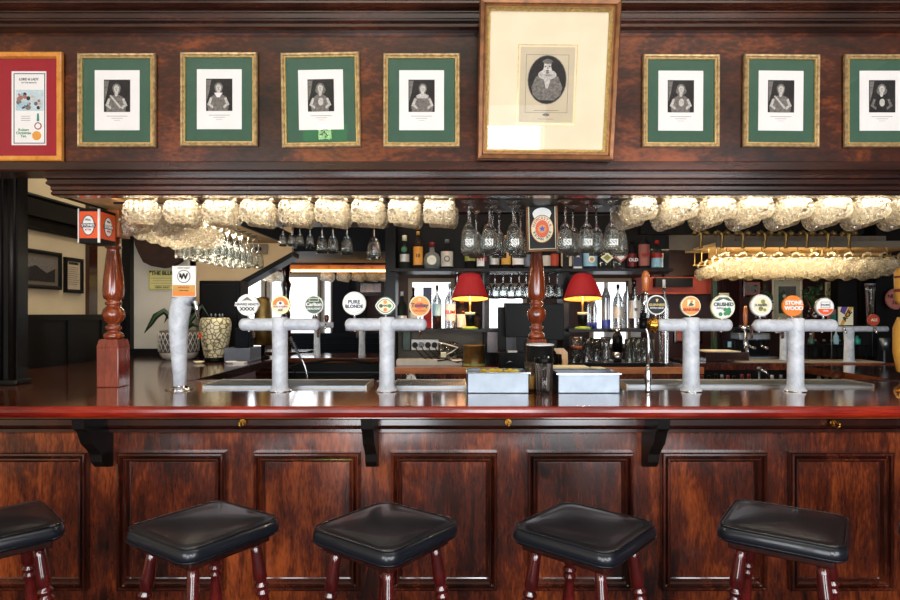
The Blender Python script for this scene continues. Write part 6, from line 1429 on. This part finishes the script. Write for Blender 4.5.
flat_pic(674, 702, 324, 343, 5.18, 'pink and red card poster behind the brass-collared tap', 'mahogany_dark', 'dusty_pink', lambda mb, w, h: mb.box(-w*.8, w*.8, -.005, -.003, 0, h*.8, 'brick_red_paint'))
mb = MB(); mb.box(X(718, 5.0), X(728, 5.0), 4.98, 5.0, Z(303, 5.0), Z(293, 5.0)); tag(mb.build('white_card', 'badge_cream'), 'small white card above the CRUSHED badge', 'card')
mb = MB(); mb.box(X(723, 4.5), X(731, 4.5), 4.48, 4.50, Z(348, 4.5), Z(341, 4.5), 'screen_black'); mb.box(X(726.5, 4.5), X(730, 4.5), 4.476, 4.48, Z(347, 4.5), Z(341.5, 4.5), 'sky_blue'); mb.box(X(726, 4.5), X(728, 4.5), 4.485, 4.5, FT, Z(347, 4.5), 'screen_black'); tag(mb.build('small_display', None), 'small pale blue lit display behind the CRUSHED tap', 'display')
def bush(px, py, w, h, Y, base, lab):
    t = thing('leafy_plant', (X(px, Y), Y, base), lab, 'plant', 'dark leafy plants by the far pictures'); k = Y/600; rr = random.Random(px)
    mb = MB(); cz = Z(py, Y)-base
    for i in range(90):
        a = Vector((rr.gauss(0, .38)*w*k/2*1.3, rr.gauss(0, .3)*w*k/2, cz+rr.gauss(0, .40)*h*k/2*1.2)); q = Matrix.Translation(a) @ Matrix.Rotation(rr.uniform(0, 6), 4, 'Z') @ Matrix.Rotation(rr.uniform(-1.2, 1.2), 4, 'X') @ Matrix.Rotation(rr.uniform(-1.2, 1.2), 4, 'Y')
        L = rr.uniform(.03, .055)
        mb.poly([(0, 0, 0), (L*.28, L*.4, .004), (0, L, 0), (-L*.28, L*.4, .004)], None, q)
    mb.build('foliage', 'leaf', t, fix=False); mb = MB()
    for i in range(3): mb.tube([(0, 0, .12), ((i-1)*.03, 0, cz*.6), ((i-1)*.07, 0, cz)], .005, 6)
    mb.build('stem', 'brown_frame', t); mb = MB(); mb.lathe([(.05, 0), (.065, .14), (.06, .14), (.05, .12)], 18); mb.build('pot', 'mahogany_dark', t)
bush(763, 300, 20, 26, 5.0, 1.35, 'trailing dark green plant left of the pale-green-matted picture'); bush(814, 296, 26, 26, 5.0, 1.35, 'bushy dark green plant between the two far pictures')
mb = MB(); mb.box(X(745, 5.0), X(838, 5.0), 4.85, 5.1, 1.31, 1.35); tag(mb.build('plant_ledge', 'mahogany_dark'), 'dark ledge carrying the two far plants', 'ledge')
t = thing('round_wall_sign', (X(896, 4.85), 4.85, Z(299, 4.85)), 'round faded pink sign on the dark column at the right edge', 'sign'); mb = MB(); mb.disc(0, -.01, 0, .085, .02); q = mb.build('disc', 'dusty_pink', t)
mb = MB(); letters(mb, 'NUTS', .045, -.02, -.0115, .02, 'text_black'); letters(mb, '10', .045, -.02, -.0115, -.03, 'text_black'); mb.build('lettering', None, q)
t = thing('chrome_grinder', (X(870, 4.5), 4.5, FT2), 'tall clear and chrome grinder hopper right of the white pipe', 'grinder'); k = 4.5/600
mb = MB(); mb.lathe([(3*k, 30*k), (3.5*k, 55*k), (4.5*k, 68*k), (4.6*k, 72*k)], 18); mb.build('hopper', 'clear_glass', t); mb = MB(); mb.lathe([(4.7*k, 72*k), (4.7*k, 74*k)], 18); mb.build('lid', 'steel', t); mb = MB(); mb.box(-3*k, 3*k, -.05, .1, 0, 30*k, bv=.01); mb.build('body', 'black_plastic', t)
mb = MB(); mb.box(-1.28, -.5, 3.3, 4.2, .90, .925, mat='steel'); mb.box(-1.28, -.5, 3.34, 4.2, 0, .90, mat='black_wood'); tag(mb.build('work_bench', None), 'low dark work bench behind the left taps carrying the hoses', 'bench')
mb = MB(); mb.box(X(552, 3.6), X(610, 3.6), 3.56, 3.86, 0, CT-.062); tag(mb.build('ice_well', 'steel'), 'steel ice well behind the right steel bin', 'ice well')
